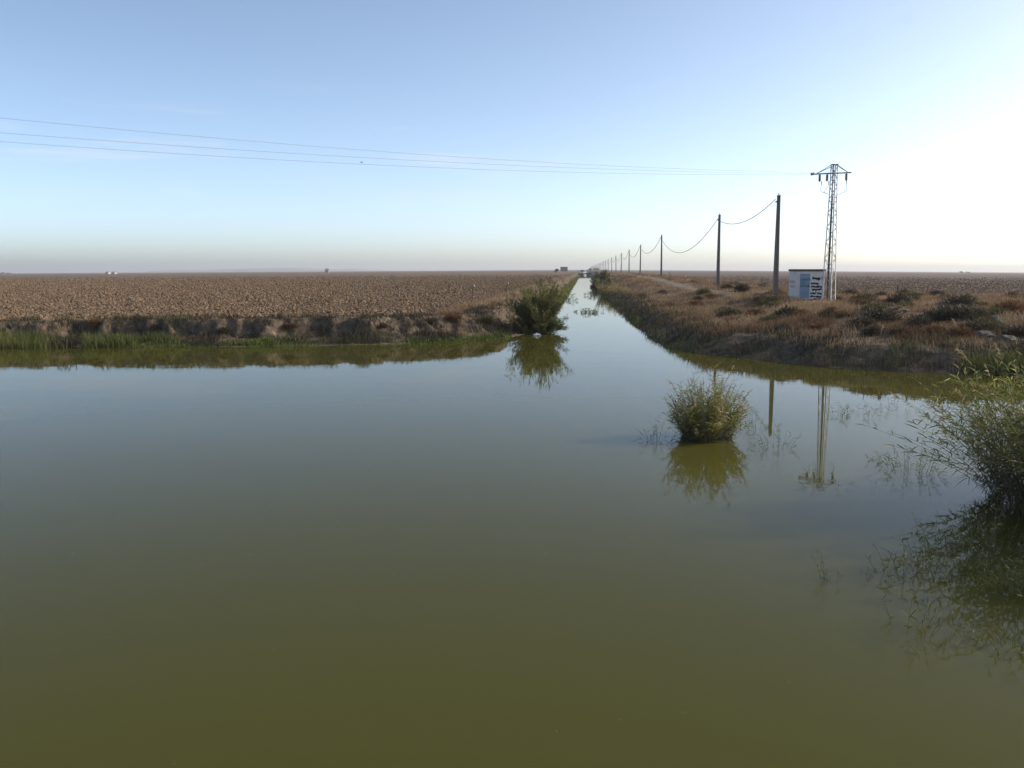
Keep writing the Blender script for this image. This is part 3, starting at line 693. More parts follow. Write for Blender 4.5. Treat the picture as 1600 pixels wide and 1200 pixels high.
NOTE = [
 ('dark', 1232, 497, .75, "dark shrub on the bank edge below the white hut"),
 ('rust', 1252, 499, .65, "rust brown shrub on the bank edge below the white hut"),
 ('rust', 1300, 492, .5, "small rust shrub right in front of the lattice tower's foot"),
 ('olive', 1348, 476, .8, "olive green shrub just right of the lattice tower's foot"),
 ('dark', 1375, 506, .95, "wide dark shrub on the slope right of the tower"),
 ('dark', 1402, 478, .9, "dark shrub at the foot of the dark fence post"),
 ('olive', 1366, 492, .7, "olive shrub between the tower and the wide dark shrub"),
 ('dark', 1470, 506, 1.0, "large black brown shrub left of the dry pale stalk"),
 ('dark', 1512, 503, .95, "large black brown shrub right of the dry pale stalk"),
 ('grey', 1500, 484, 1.0, "greyish twiggy shrub on the spoil heap"),
 ('rust', 1460, 524, .55, "bright rust shrub on the bank edge under the black shrubs"),
 ('rust', 1500, 528, .6, "second bright rust shrub on the bank edge, nearer the pale boulders"),
 ('rust', 1576, 492, .9, "tall rust shrub behind the pale boulders"),
 ('olive', 1541, 511, .5, "small yellow olive shrub against the pale boulders"),
 ('olive', 1424, 470, .7, "olive shrub right of the dark fence post"),
 ('dark', 1590, 530, .7, "dark shrub on the bank edge right of the low rubble mound"),
 ('grey', 1436, 514, .7, "grey twiggy shrub on the slope between rust and dark shrubs"),
 ('dark', 1140, 500, .8, "dark shrub on the bank below the second pole"),
 ('rust', 1180, 497, .7, "brown shrub on the bank below the nearest pole"),
 ('olive', 1210, 474, .55, "low olive shrub at the foot of the nearest pole"),
 ('dark', 1136, 452, .75, "dark shrub beside the foot of the second pole"),
 ('dark', 1192, 476, .8, "dark low shrub left of the nearest pole's foot"),
 ('olive', 1100, 462, .8, "olive shrub on the flat left of the second pole"),
 ('dark', 1160, 455, .9, "dark shrub between the second pole and the nearest pole"),
]
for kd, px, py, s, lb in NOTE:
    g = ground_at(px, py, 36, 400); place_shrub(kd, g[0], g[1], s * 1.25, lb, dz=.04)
cnt = 0
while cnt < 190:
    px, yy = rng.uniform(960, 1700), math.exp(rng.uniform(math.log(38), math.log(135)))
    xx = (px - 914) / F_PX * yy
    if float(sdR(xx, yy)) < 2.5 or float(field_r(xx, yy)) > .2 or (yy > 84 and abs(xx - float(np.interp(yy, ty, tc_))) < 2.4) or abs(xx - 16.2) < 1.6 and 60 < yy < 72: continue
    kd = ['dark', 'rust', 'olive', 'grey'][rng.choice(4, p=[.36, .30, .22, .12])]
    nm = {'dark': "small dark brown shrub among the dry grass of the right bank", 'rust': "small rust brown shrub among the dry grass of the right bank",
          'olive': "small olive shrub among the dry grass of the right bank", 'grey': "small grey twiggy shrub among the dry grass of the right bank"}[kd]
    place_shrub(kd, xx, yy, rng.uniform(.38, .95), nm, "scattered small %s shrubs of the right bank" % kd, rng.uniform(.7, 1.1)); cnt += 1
# tufts overhanging the left bank
for i, (px, py, s, kd, lb) in enumerate([(706, 500, .8, 'rust', "straw coloured tussock on the corner of the left bank"), (672, 505, .6, 'rust', "brown tussock left of the corner of the left bank"),
      (596, 512, .6, 'dark', "dark tussock hanging on the left bank face, nearest the corner"), (760, 505, .7, 'olive', "olive tussock beside the big tamarisk"), (455, 512, .6, 'rust', "brown tussock midway along the left bank"),
      (348, 520, .6, 'dark', "dark tussock on the left bank above the bright green plants"), (150, 510, .7, 'rust', "brown tussock above the tall green reeds"), (245, 515, .6, 'dark', "dark tussock where the tall green reeds end")]):
    g = ground_at(px, py, 42, 80); place_shrub(kd, g[0], g[1], s, lb, "tussocks on the left bank", .8)

# dry pale stalks
def stalk(px, py, H, lean, az, label):
    g = ground_at(px, py, 36, 120); root = empty("dry_stalk", g, 0, label, "dry stalk", "dry stalks on the right bank")
    s = MB(); P = stem_path((0, 0, -.05), az, lean, H, 7, 1.3); tube(s, P, np.linspace(.028, .012, 7), 5, .9); s.build("stem", M['plume'], root)
    h = MB(); q = 70; t = rng.uniform(.72, 1.02, q)[:, None]; leaves(h, P[0] + (P[-1] - P[0]) * t, rng.normal(0, 1, (q, 3)), rng.uniform(.04, .12, q), .03, .2, rng.random(q)); h.build("seed_head", M['plume'], root)
stalk(1499, 520, .75, .42, math.pi, "pale dry stalk leaning left among the black shrubs")
stalk(1489, 540, .5, .9, math.pi, "pale broken stalk lying on the bank edge")
stalk(1376, 524, .5, .12, 0, "thin upright stalk on the bank below the tower")

# ================================================================== ROCKS, RUBBLE, POSTS
def rock(name, px, py, s, label, mat='rock', group=None, seed=1, sink=.3, cat="rock", n=4, amp=.5):
    g = ground_at(px, py, 36, 120); m = MB(); rock_mesh(m, *s, seed, .5, n, amp)
    o = m.build(name, M[mat]); o.location = (g[0], g[1], g[2] + s[2] * (1 - sink) - s[2] * .35); o.rotation_euler = (0, 0, seed * 1.3)
    return tag(o, label, cat, group)
rock("boulder", 1556, 509, (.32, .30, .30), "rounded grey boulder standing on the right bank", seed=3)
rock("boulder", 1585, 513, (.50, .34, .13), "flat pale slab right of the rounded grey boulder", seed=5)
rock("boulder", 1566, 517, (.34, .28, .10), "small flat pale slab in front of the rounded grey boulder", seed=7)
rock("rubble_mound", 1576, 537, (.70, .55, .28), "low pale rubble mound on the bank edge", 'spoil', seed=9, sink=.45, cat="rubble mound", n=4)
rock("rubble_mound", 1538, 528, (.55, .5, .22), "pale earth hump left of the low rubble mound", 'spoil', seed=12, sink=.45, cat="rubble mound", n=4)
rock("spoil_heap", 1490, 482, (1.2, .9, .42), "grey spoil heap behind the black shrubs", 'spoil', seed=15, sink=.5, cat="spoil heap", n=4)
rock("spoil_heap", 1395, 486, (.7, .6, .18), "low grey spoil heap right of the tower", 'spoil', seed=17, sink=.5, cat="spoil heap", n=4)
for i in range(5):
    px, py = [(1165, 499), (1180, 500), (1248, 506), (1262, 507), (1425, 527), (1310, 508), (1515, 512), (1430, 538), (1596, 520), (1340, 520)][i]
    rock("small_stone", px, py, (.09 + .03 * (i % 3), .07, .05), ["pale stone on the bare bank edge below the nearest pole", "pale stone beside another below the nearest pole", "pale stone on the bank edge below the hut",
      "pale stone on the bank edge below the tower", "pale stone on the bank edge left of the rust shrubs", "pale stone on the slope below the tower", "pale stone left of the rounded boulder",
      "pale stone low on the bank face at right", "pale stone at the picture's right edge", "pale stone on the slope right of the tower"][i], group="stones on the right bank", seed=30 + i, n=2)

def fence_post(px, py, H, lean, label, insul=True, r=.055, name="fence_post", y=None, group="fence posts"):
    if y is None: g = ground_at(px, py, 40, 500)
    else: xx = x_at(px, y); g = (xx, y, gz(xx, y))
    root = empty(name, g, 0, label, "fence post", group)
    s = MB(); P = np.array([(0, 0, -.2), (lean * .4 * H, 0, H * .5), (lean * H, .03, H)]); tube(s, P, [r, r * .95, r * .8], 7, .4); s.build("post", M['post'], root)
    if insul:
        q = MB(); box(q, (lean * H + r + .03, -.02, H - .12), (.10, .09, .17), .6, bev=.015); q.build("insulator", M['pale'], root)
fence_post(738, 468, 1.35, .07, "leaning fence post with white insulator, nearer the water")
fence_post(791, 455, 1.35, .10, "leaning fence post with white insulator, farther along the canal", y=100)
fence_post(1403, 463, .95, -.04, "thick dark post stump at the edge of the right field", False, .10)
fence_post(1318, 455, .85, .05, "thin post behind the lattice tower's right leg", False, .04)
fence_post(1357, 455, .8, .1, "thin grey post right of the lattice tower", False, .035)
fence_post(1448, 463, .75, .03, "short thin post right of the thick dark stump", False, .035)
fence_post(1191, 452, 1.3, -.08, "bent dark post left of the nearest pole", False, .06)
fence_post(1199, 452, .9, .06, "thin post standing next to the bent dark post", False, .03)
fence_post(1070, 442, 1.1, 0, "pale short post between the second and third poles", True, .04)
fence_post(1046, 437, 1.3, .02, "dark short post just right of the third pole", False, .05)

# crumpled pale plastic under the tamarisk
X, Y = at(841, 522); b_ = MB()
v = []; N = 18
uu, vv = np.meshgrid(np.linspace(-1, 1, N), np.linspace(-1, 1, N)); uu, vv = uu.ravel(), vv.ravel()
b_.add(np.stack([uu * .24 + .12 * fbm(uu * 3, vv * 3, 2), vv * .15, .04 + .36 * np.abs(fbm(uu * 2.2, vv * 2.2, 71)) * 2 * (1 - uu ** 2) * (1 - vv ** 2) + .22 * np.abs(fbm(uu * 4, vv * 4, 72))], 1), None,
       [(r * N + c, r * N + c + 1, r * N + N + c + 1, r * N + N + c) for r in range(N - 1) for c in range(N - 1)])
o = b_.build("plastic_sheet", M['bag']); o.location = (X, Y - 1.35, -.03); tag(o, "crumpled pale plastic sheet at the waterline under the big tamarisk", "litter")

# ================================================================== POLES AND CABLE
PX = 16.2
def pole_proto():
    root = empty("utility_pole", (0, 0, 0))
    m = MB(); H = 8.7
    # tapering concrete shaft with a recessed channel on its faces (H section)
    def ring(z, a, b, c):
        return [(-a, -b, z), (-a * .34, -b, z), (-a * .34, -b + c, z), (a * .34, -b + c, z), (a * .34, -b, z), (a, -b, z), (a, b, z), (a * .34, b, z), (a * .34, b - c, z), (-a * .34, b - c, z), (-a * .34, b, z), (-a, b, z)]
    V = ring(-.4, .215, .27, .05) + ring(H * .5, .17, .20, .04) + ring(H, .13, .14, .03)
    F = [(l * 12 + k, l * 12 + (k + 1) % 12, l * 12 + 12 + (k + 1) % 12, l * 12 + 12 + k) for l in range(2) for k in range(12)]
    m.add(V, None, F, .45)
    m.add([(-.15, -.16, H), (.15, -.16, H), (.15, .16, H), (-.15, .16, H), (-.15, -.16, H + .10), (.15, -.16, H + .10), (.15, .16, H + .10), (-.15, .16, H + .10)], None,
          [(0, 3, 2, 1), (4, 5, 6, 7), (0, 1, 5, 4), (1, 2, 6, 5), (2, 3, 7, 6), (3, 0, 4, 7)], .3)
    m.build("shaft", M['concrete'], root)
    b = MB(); box(b, (-.19, 0, H - .45), (.10, .34, .10), .4); tube(b, [(-.24, 0, H - .45), (-.30, 0, H - .5)], .03, 6); b.build("cable_clamp", M['steel_dark'], root)
    q = MB(); tube(q, [(0, 0, H + .08), (0, 0, H + .16), (0, 0, H + .17), (0, 0, H + .21), (0, 0, H + .22), (0, 0, H + .27)], [.03, .03, .06, .06, .04, .05], 8, .5); q.build("insulator", M['insul'], root, True)
    return root
ORD = ["nearest", "second", "third", "fourth", "fifth", "sixth", "seventh", "eighth", "ninth", "tenth", "eleventh", "twelfth"]
pys = [PX / at_y(q, 440, 1)[0] for q in (1212, 1121.6, 1033, 1000, 982.5, 970.2, 962.2, 955.5, 950, 946.3, 943.2)]
while pys[-1] < 2600: pys.append(pys[-1] + 76)
proto = pole_proto(); tops = []
for i, yy in enumerate(pys):
    o = proto if i == 0 else copy_tree(proto)
    zz = gz(PX, yy); o.location = (PX, yy, zz)
    o.rotation_euler = (R(rng.normal(0, .4)), R(rng.normal(0, .45)), R(rng.normal(0, 3)))
    lb = ("tall concrete pole nearest the white hut" if i == 0 else "%s concrete pole of the row, counting away from the hut" % ORD[i] if i < 12 else "tiny distant concrete pole in the haze at the end of the row")
    tag(o, lb, "utility pole", "concrete poles in a row along the track" if i < 12 else "distant poles at the end of the row")
    o.scale = (1, 1, 1.0 if i else .97)
    tops.append((PX - .28, yy, zz + 8.2 * (1.0 if i else .97)))
for i in range(len(tops) - 1):
    if i > 13: break
    a, b = np.array(tops[i]), np.array(tops[i + 1]); t = np.linspace(0, 1, 33)[:, None]
    if i == 0: a = a + np.array([0, 0, .25])
    sag = [1.15, 3.5, 2.5, 2.5][min(i, 3)]
    P = a + (b - a) * t - np.array([0, 0, 1.0]) * (4 * sag * t * (1 - t))
    c = MB(); tube(c, P, .022 + .00012 * min(a[1], 300), 5)
    tag(c.build("telephone_cable", M['cable']), "sagging black cable between the %s and %s poles" % (ORD[i], ORD[i + 1]) if i < 11 else "thin sagging cable between distant poles", "cable", "cables strung along the pole row")

# ================================================================== LATTICE TOWER
TX0, TY0 = 16.08, 61.0; TZ0 = gz(TX0, TY0)
tw_ = empty("lattice_tower", (TX0, TY0, TZ0), 0, "slender steel lattice tower carrying the power lines beside the white hut", "pylon")
HT = 10.75 - TZ0
def corner(k, z):
    f = z / HT; r = .475 * (1 - f) + .225 * f
    if z > HT - 1.0: r = .475 * (1 - (HT - 1.0) / HT) + .225 * (HT - 1.0) / HT
    a = R(3) + k * math.pi / 2
    return np.array([r * math.cos(a), r * math.sin(a), z])
def angle_bar(mb, p, q, wd, tint=.5, th=.012):
    p, q = np.array(p, float), np.array(q, float); T = (q - p) / np.linalg.norm(q - p)
    ref = np.array([-(p[0] + q[0]), -(p[1] + q[1]), 0.0]); 
    if np.linalg.norm(ref) < 1e-6: ref = np.array([0, 0, 1.0])
    A = ref - T * ref.dot(T)
    if np.linalg.norm(A) < 1e-6: A = np.cross(T, [0, 0, 1.0])
    A /= np.linalg.norm(A); B = np.cross(T, A)
    for u, v in ((A + B, A - B), (A - B, A + B)):
        u = u / np.linalg.norm(u); v = v / np.linalg.norm(v)
        c = [p, p + u * wd, p + u * wd + v * th, p + v * th]; d = [x + (q - p) for x in c]
        mb.add(c + d, None, [(0, 3, 2, 1), (4, 5, 6, 7), (0, 1, 5, 4), (1, 2, 6, 5), (2, 3, 7, 6), (3, 0, 4, 7)], tint)
for k in range(4):
    m = MB(); angle_bar(m, corner(k, -.2), corner(k, HT - 1.0), .062, .6); angle_bar(m, corner(k, HT - 1.0), corner(k, HT), .065, .6)
    m.build("leg", M['galv'], tw_)
lev = [0.0]; st = .62
while lev[-1] < HT - 1.25: lev.append(lev[-1] + st * (1 - .45 * lev[-1] / HT))
lev.append(HT - .95); lev += [HT - .55, HT - .05]
for k in range(4):                                   # zigzag lacing of one face
    m = MB()
    for j in range(len(lev) - 1):
        a, b = (k, (k + 1) % 4) if (j + k) % 2 else ((k + 1) % 4, k)
        angle_bar(m, corner(a, lev[j]), corner(b, lev[j + 1]), .028, .55, .008)
    m.build("lacing", M['galv'], tw_)
AL, AR = np.array((14.85 - TX0, .42, 10.20 - TZ0)), np.array((17.05 - TX0, -.42, 10.20 - TZ0))
m = MB(); off = np.array([.04, .11, 0])
for sgn in (-1, 1):
    angle_bar(m, AL + off * sgn * .35, AR + off * sgn * .35, .055, .5)
box(m, AL + np.array([-.06, .02, -.02]), (.16, .16, .10), .3)
m.build("crossarm", M['steel_dark'], tw_)
for nm, tgt in (("stay", AL + np.array([.18, -.06, .03])), ("stay", AR + np.array([-.18, .06, .03]))):
    m = MB()
    for k in (0, 1, 2, 3):
        c = corner(k, HT - .03)
        if (c[0] > 0) == (tgt[0] > 0): angle_bar(m, c, tgt, .035, .5, .01)
    m.build(nm, M['steel_dark'], tw_)
m = MB(); box(m, (0, 0, HT), (.42, .36, .05), .3); m.build("cap_plate", M['steel_dark'], tw_)
AV = AR - AL
def on_arm(t): return AL + AV * t
INS = [.18, .375, .875]
for t in INS:                                       # hanging finned arresters
    p = on_arm(t); zs, rs = [0, -.02], [.03, .03]
    for q in range(7): zs += [-.04 - q * .055, -.06 - q * .055, -.075 - q * .055]; rs += [.06, .105, .065]
    zs += [-.46, -.47]; rs += [.04, .01]
    m = MB(); tube(m, np.array([(p[0], p[1], p[2] - .04 + z) for z in zs]), rs, 10, .5); m.build("insulator", M['insul'], tw_, True)
m = MB()
for s_ in (-1, 1): tube(m, np.array([on_arm(0.02) + np.array([-.02, s_ * .04, .05]), on_arm(0.02) + np.array([-.20, s_ * .04 - .1, .03])]), [.05, .05], 8)
m.build("strain_insulator", M['insul'], tw_)
def bez(pts, n=20):
    pts = np.array(pts, float); t = np.linspace(0, 1, n)[:, None]
    return (1 - t) ** 3 * pts[0] + 3 * (1 - t) ** 2 * t * pts[1] + 3 * (1 - t) * t ** 2 * pts[2] + t ** 3 * pts[3]
for t, sgn, drop in ((.18, -1, 1.0), (.375, -1, 1.0), (.875, 1, 1.0)):
    p = on_arm(t) + np.array([sgn * -.02 + .10 * (1 if sgn < 0 else .6), 0, -.5]); inn = corner(2 if sgn < 0 else 0, HT - 1.9) * np.array([1, 1, 1])
    m = MB(); tube(m, bez([p, p + np.array([0, 0, -.75]), inn + np.array([sgn * .7, 0, .25]), inn]), .014, 5)
    m.build("jumper_cable", M['cable'], tw_)
    c = MB(); tube(c, [p + np.array([0, 0, .02]), p + np.array([0, 0, -.22])], [.03, .02], 6); c.build("cable_end", M['insul'], tw_)
m = MB(); a0, a1 = corner(1, -.1), corner(1, HT - 2.0)          # cable duct inside the far corner
tube(m, [a0 * np.array([.55, .55, 1]), a1 * np.array([.5, .5, 1])], [.07, .045], 8, .3); m.build("cable_duct", M['steel_dark'], tw_)

# the three power lines
d = np.array([math.cos(R(215)), math.sin(R(215))])
for an, sag, dz, lb in (((14.90, 61.3), 2.5, 3.0, "lowest of the three thin power lines crossing the sky"), ((15.45, 61.15), 2.0, 2.5, "middle of the three thin power lines crossing the sky"), ((16.95, 60.65), 2.5, 4.5, "uppermost of the three thin power lines crossing the sky")):
    t = np.linspace(0, 1, 60); P = np.stack([an[0] + d[0] * 110 * t, an[1] + d[1] * 110 * t, 10.2 + dz * t - 4 * sag * t * (1 - t)], 1)
    m = MB(); tube(m, P, .0065, 5); tag(m.build("power_line", M['wire']), lb, "power line", "power lines from the lattice tower")

# ================================================================== WHITE HUT
hx0, hy0 = x_at(1244.5, 66.6), 66.6; HW, HD = 1.98, 2.3; hz = gz(hx0 + 1, hy0 + .5) - .1; HH = 4.02 - hz
hut = empty("transformer_hut", (hx0 + HW / 2, hy0 + HD / 2, hz), 0, "small white utility hut with flat brown roof and painted over graffiti", "hut")
m = MB(); box(m, (0, 0, HH / 2 - .1), (HW, HD, HH + .2 - .16), .6, bev=.02); m.build("wall", M['white'], hut)
m = MB(); box(m, (0, 0, HH - .075), (HW + .14, HD + .14, .15), .5, bev=.02); m.build("roof", M['roof'], hut)
m = MB(); box(m, (0, 0, .06), (HW + .06, HD + .06, .36), .2); m.build("plinth", M['concrete'], hut)
fy_ = -HD / 2
def fx(px): return -HW / 2 + (px - 1245) / (1286 - 1245) * HW
def fz(py): return (470 - py) / 50.0 * HH
dr_ = MB(); x0, x1, z0, z1 = fx(1250), fx(1264.8), fz(463.5), fz(426.8)
box(dr_, ((x0 + x1) / 2, fy_ - .012, (z0 + z1) / 2), (x1 - x0, .05, z1 - z0), .6, bev=.008)
door = dr_.build("door", M['blue'], hut)
m = MB()
for (a, b, c, e) in ((x0 - .05, x0, z0, z1 + .05), (x1, x1 + .05, z0, z1 + .05), (x0, x1, z1, z1 + .05)):
    box(m, ((a + b) / 2, fy_ - .012, (c + e) / 2), (b - a, .07, e - c), .75)
m.build("frame", M['white'], door)
m = MB(); box(m, (x1 - .09, fy_ - .055, (z0 + z1) / 2), (.05, .05, .14), .5, bev=.01); m.build("handle", M['steel_dark'], door)
m = MB(); box(m, (fx(1257.4), fy_ - .045, z0 + .35), (.4, .016, .22), .3)
for q in range(4): box(m, (fx(1257.4), fy_ - .055, z0 + .28 + q * .045), (.4, .012, .012), .7)
m.build("vent", M['blue'], door)
def smear(mb, xa, xb, zc_, hh, yy, seed, lump=.75):
    n = 26; t = np.linspace(0, 1, n); X = xa + (xb - xa) * t
    up = hh / 2 * (.75 + lump * 2 * fbm(t * 9, t * 0 + seed, seed)) * np.minimum(1, np.minimum(t, 1 - t) * 9 + .3)
    dn = hh / 2 * (.75 + lump * 2 * fbm(t * 8, t * 0 + seed + 5, seed + 3)) * np.minimum(1, np.minimum(t, 1 - t) * 9 + .3)
    mc = zc_ + hh * .35 * fbm(t * 3, t * 0, seed + 9)
    V = np.concatenate([np.stack([X, np.full(n, yy), mc + up], 1), np.stack([X, np.full(n, yy), mc - dn], 1)])
    mb.add(V, None, [(k + n, k + n + 1, k + 1, k) for k in range(n - 1)], .5)
m = MB()
for i, (a, b, py, hp) in enumerate([(1268.2, 1280, 434, 5), (1266.2, 1278.2, 441.4, 4), (1266.6, 1284, 446.3, 3.6), (1267.8, 1284.4, 450.8, 3.6), (1265.3, 1274.2, 456.4, 3.2), (1276, 1284.2, 456.4, 3.4), (1265.2, 1284, 461.3, 3.4), (1270, 1281.5, 465.4, 3.2)]):
    smear(m, fx(a), fx(b), fz(py), hp / 50 * HH, fy_ - .006, i + 3)
tube(m, [(fx(1282.7), fy_ - .008, fz(431)), (fx(1281.6), fy_ - .008, fz(435)), (fx(1283.9), fy_ - .008, fz(435.2)), (fx(1283.6), fy_ - .008, fz(433.5))], .022, 4)
tube(m, [(fx(1274), fy_ - .008, fz(453)), (fx(1275), fy_ - .008, fz(455.5))], .03, 4)
m.build("graffiti", M['black'], hut)["label"] = "rows of black paint over the graffiti"
def scribble(mb, xa, xb, zc_, hh, yy, seed, r=.014):
    rr = np.random.default_rng(seed); x_ = xa
    while x_ < xb:
        k = 5; P = np.stack([x_ + rr.uniform(0, .08, k), np.full(k, yy), zc_ + rr.uniform(-.5, .5, k) * hh], 1); tube(mb, P, r, 4); x_ += .085
m = MB()
scribble(m, fx(1251), fx(1266.5), fz(435.5), .18, fy_ - .048, 1); scribble(m, fx(1251.5), fx(1258.5), fz(440.2), .16, fy_ - .048, 2); scribble(m, fx(1250.6), fx(1264.5), fz(445.3), .16, fy_ - .048, 3)
m.build("graffiti", M['greenp'], hut)["label"] = "green graffiti writing across the blue door"
lx = -HW / 2 - .008
for zc_, ya, yb in ((fz(439), -.8, .9), (fz(446), -.7, .7)):
    m = MB(); rr = np.random.default_rng(5); yq = ya
    while yq < yb:
        P = np.stack([np.full(5, lx), yq + rr.uniform(0, .22, 5), zc_ + rr.uniform(-.12, .12, 5)], 1); tube(m, P, .026, 4); yq += .24
    m.build("graffiti", M['pink'], hut)["label"] = "faded pink graffiti on the side wall"

# ================================================================== CULVERT
YC = 590.0; cv = empty("culvert_bridge", (0, YC, 0), 0, "dark culvert embankment with round pipe crossing the canal", "culvert")
m = MB(); n = 40; rp, pc, tz, bw = 1.0, .02, 1.4, 4.4
th = np.arange(n) * 2 * math.pi / n
inner = np.stack([rp * np.cos(th), pc + rp * np.sin(th)], 1)
def to_rect(c, s):
    k = min((bw / abs(c)) if abs(c) > 1e-6 else 1e9, ((tz - pc) / s) if s > 1e-6 else 1e9, ((pc + 1.6) / -s) if s < -1e-6 else 1e9); return (c * k, pc + s * k)
outer = np.array([to_rect(math.cos(t), math.sin(t)) for t in th])
for yy in (-3.2, 3.2):
    V = np.concatenate([np.stack([inner[:, 0], np.full(n, yy), inner[:, 1]], 1), np.stack([outer[:, 0], np.full(n, yy), outer[:, 1]], 1)])
    m.add(V, None, [(k, (k + 1) % n, n + (k + 1) % n, n + k) for k in range(n)], .5)
m.build("headwall", M['culvert'], cv)
m = MB(); box(m, (0, 0, tz + .12), (2 * bw + .6, 7.0, .24), .7, bev=.04); m.build("deck", M['culvert'], cv)
m = MB(); V = np.concatenate([np.stack([inner[:, 0], np.full(n, yy), inner[:, 1]], 1) for yy in (-3.5, 3.5)])
m.add(V, None, [(k, (k + 1) % n, n + (k + 1) % n, n + k) for k in range(n)], .5)
V2 = np.concatenate([np.stack([inner[:, 0] * 1.12, np.full(n, yy), pc + (inner[:, 1] - pc) * 1.12], 1) for yy in (-3.5, -3.2)])
m.add(V2, None, [(k, (k + 1) % n, n + (k + 1) % n, n + k) for k in range(n)], .5)
m.build("pipe", M['pipe'], cv)
m = MB(); box(m, (0, -3.9, .04), (2 * bw - 5.6, .5, .12), .3, bev=.02) if False else box(m, (-2.9, -3.7, .06), (1.6, .9, .3), .3, bev=.05); m.build("apron", M['spoil'], cv)

# ================================================================== FAR THINGS
def far_house(name, px0, px1, py_top, y, wallmat, roofmat, label, cat, depth=5, gable=True, zb=None):
    xa, xb = x_at(px0, y), x_at(px1, y); xm = (xa + xb) / 2; zb = gz(xm, y) if zb is None else zb
    H = max((421 - py_top) / F_PX * y + CAM_H - zb, 2.2)
    root = empty(name, (xm, y, zb), 0, label, cat)
    Wd = xb - xa; eave = H * (.72 if gable else .92)
    m = MB(); box(m, (0, 0, eave / 2 - .2), (Wd, depth, eave + .4), .5); m.build("wall", M[wallmat], root)
    m = MB()
    if gable:
        a, b = Wd / 2 + .25, depth / 2 + .25
        m.add([(-a, -b, eave), (a, -b, eave), (a, b, eave), (-a, b, eave), (-a, 0, H), (a, 0, H)], [(0, 4, 3), (1, 2, 5)], [(0, 1, 5, 4), (3, 4, 5, 2), (0, 3, 2, 1)])
    else: box(m, (0, 0, (eave + H) / 2 + .01), (Wd + .4, depth + .4, H - eave), .5)
    m.build("roof", M[roofmat], root)
    m = MB(); box(m, (-Wd * .2, -depth / 2 - .03, eave * .35), (min(1.2, Wd * .2), .1, eave * .7), .5); m.build("door", M['fardark'], root)
    return root
far_house("dark_shed", 875.6, 886.8, 417.0, 1300, 'fardark', 'fardark', "dark box shaped shed on the left horizon near the canal", "shed", 5, False)
far_house("low_barn", 927, 936, 418.2, 1700, 'farroof', 'farwall', "low greyish barn at the far end of the pole row", "barn", 10, True)
far_house("farmhouse", 167, 171, 424.4, 1500, 'farwall', 'farroof', "tiny white farmhouse on the far left horizon", "farmhouse", 8, True)
far_house("farmhouse", 176, 181, 424.8, 1520, 'farwall', 'farroof', "lower white farmhouse right of the tiny farmhouse at far left", "farmhouse", 8, True)
far_house("farmhouse", 509, 514, 419.6, 1500, 'farroof', 'farroof', "tiny brown building on the horizon left of centre", "farmhouse", 8, True)

def far_tree(px, y, H, Wc, label, name="far_tree"):
    X_ = x_at(px, y); root = empty(name, (X_, y, gz(X_, y)), 0, label, "tree", "trees on the horizon")
    t = MB(); tube(t, [(0, 0, -.3), (.05, 0, H * .35), (.1, .05, H * .7)], [H * .03, H * .022, H * .01], 6)
    for k in range(4):
        a = k * 1.7; tube(t, [(.05, 0, H * (.3 + .06 * k)), (math.cos(a) * Wc * .3, math.sin(a) * Wc * .3, H * (.6 + .05 * k))], [H * .014, H * .006], 5)
    t.build("trunk", M['wood'], root)
    c = MB(); n = 700
    ctr = rng.normal(0, .33, (7, 3)); q = ctr[rng.integers(0, 7, n)] + rng.normal(0, .2, (n, 3))
    P = q * np.array([Wc * .5, Wc * .5, H * .3]) + np.array([0, 0, H * .5]); P[:, 2] = np.maximum(P[:, 2], H * .05)
    leaves(c, P, rng.normal(0, 1, (n, 3)), H * .12, H * .06, .2, np.clip(rng.normal(.5, .25, n), 0, 1)); c.build("crown", M['fartree'], root)
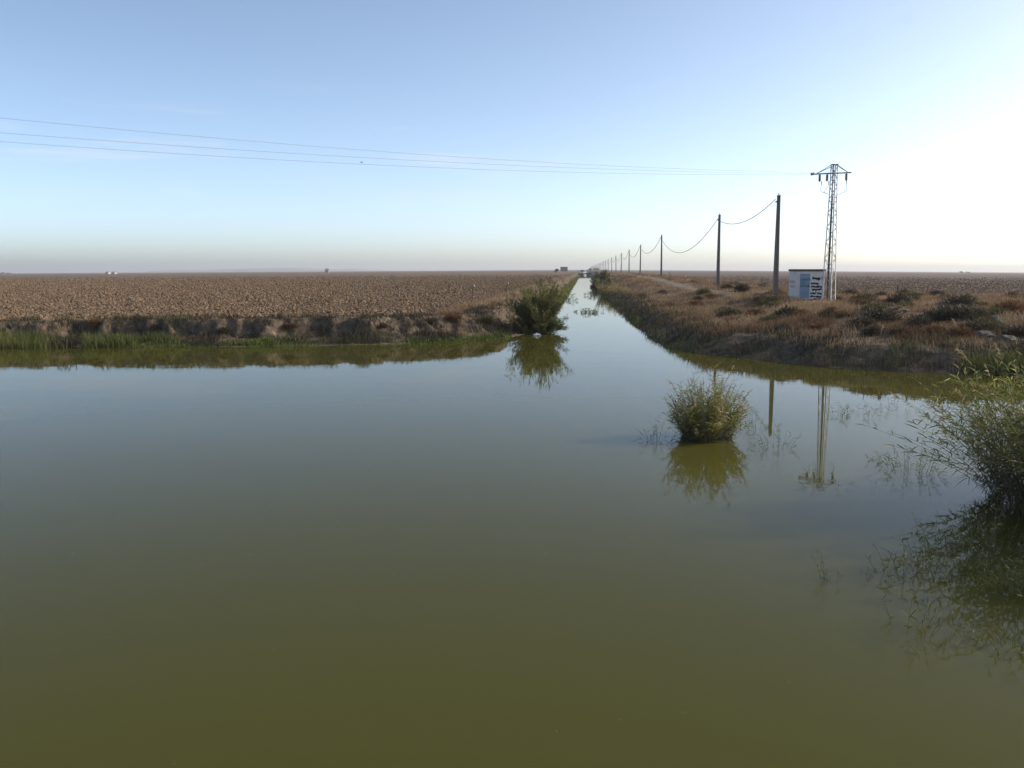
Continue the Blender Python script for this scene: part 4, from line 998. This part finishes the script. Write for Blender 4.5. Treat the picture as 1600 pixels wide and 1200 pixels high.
for px, y, H_, W_, lb in [(869, 700, 4.2, 3.6, "small dark tree on the horizon left of the dark shed"), (910, 900, 4.5, 6, "round tree where the canal meets the horizon"), (3, 1500, 5, 9, "wide dark tree at the far left horizon edge"),
                          (14, 1520, 4.2, 10, "low dark tree beside the wide one at far left"), (178, 1560, 5.5, 7, "tree behind the tiny white farmhouses"), (1503, 1400, 4, 9, "tree on the right horizon"), (1513, 1420, 3.2, 10, "lower tree beside another on the right horizon"),
                          (922, 1000, 5, 5, "pale tree at the vanishing end of the pole row")]:
    far_tree(px, y, H_, W_, lb)

# a bird in the sky under the wires
bx, by, bz = at_y(565, 254, 90); br = empty("bird", (bx, by, bz), .6, "tiny dark bird flying just under the power lines", "bird"); br.scale = (.6, .6, .6)
m = MB(); tube(m, [(-.22, 0, 0), (-.14, 0, .01), (0, 0, .02), (.12, 0, .01), (.17, 0, .03), (.22, 0, .02)], [.012, .04, .06, .045, .035, .008], 8); m.build("body", M['bird'], br, True)
for s_ in (-1, 1):
    m = MB(); m.add([(.06, s_ * .03, .03), (-.08, s_ * .03, .03), (.04, s_ * .25, .13), (-.07, s_ * .24, .12), (-.04, s_ * .50, .07)], [(2, 4, 3)], [(0, 2, 3, 1)]); m.build("wing", M['bird'], br)

# floating flecks on the water
fl_ = MB(); nfl = 110; fy2 = np.exp(rng.uniform(math.log(5), math.log(40), nfl)); fx2 = (rng.uniform(0, 1600, nfl) - 914) / F_PX * fy2
ok = (sdL(fx2, fy2) < -.3) & (sdR(fx2, fy2) < -.3); P = np.stack([fx2, fy2, 0 * fx2 + .006], 1)[ok]; aa = rng.uniform(0, 6.28, len(P))
leaves(fl_, P, np.stack([np.cos(aa), np.sin(aa), 0 * aa], 1), rng.uniform(.015, .05, len(P)), .008, 0.0, .5 * rng.random(len(P)))
tag(fl_.build("floating_flecks", M['dry']), "tiny bits of straw and leaf floating on the green water", kind="stuff")

# ================================================================== HAZE: pale even air round the whole scene
hb = MB(); box(hb, (0, 7700, -20), (30000, 16400, 140), .5)
ho = hb.build("haze", bpy.data.materials.new("pale_haze")); tag(ho, "thin pale haze over the whole plain", kind="stuff")
hm_ = ho.data.materials[0]; hm_.use_nodes = True; nt = hm_.node_tree; nt.nodes.remove(nt.nodes["Principled BSDF"])
pv = nt.nodes.new("ShaderNodeVolumePrincipled"); pv.inputs["Color"].default_value = (.82, .84, .88, 1); pv.inputs["Density"].default_value = .00016; pv.inputs["Anisotropy"].default_value = .3
nt.links.new(pv.outputs[0], nt.nodes["Material Output"].inputs["Volume"])
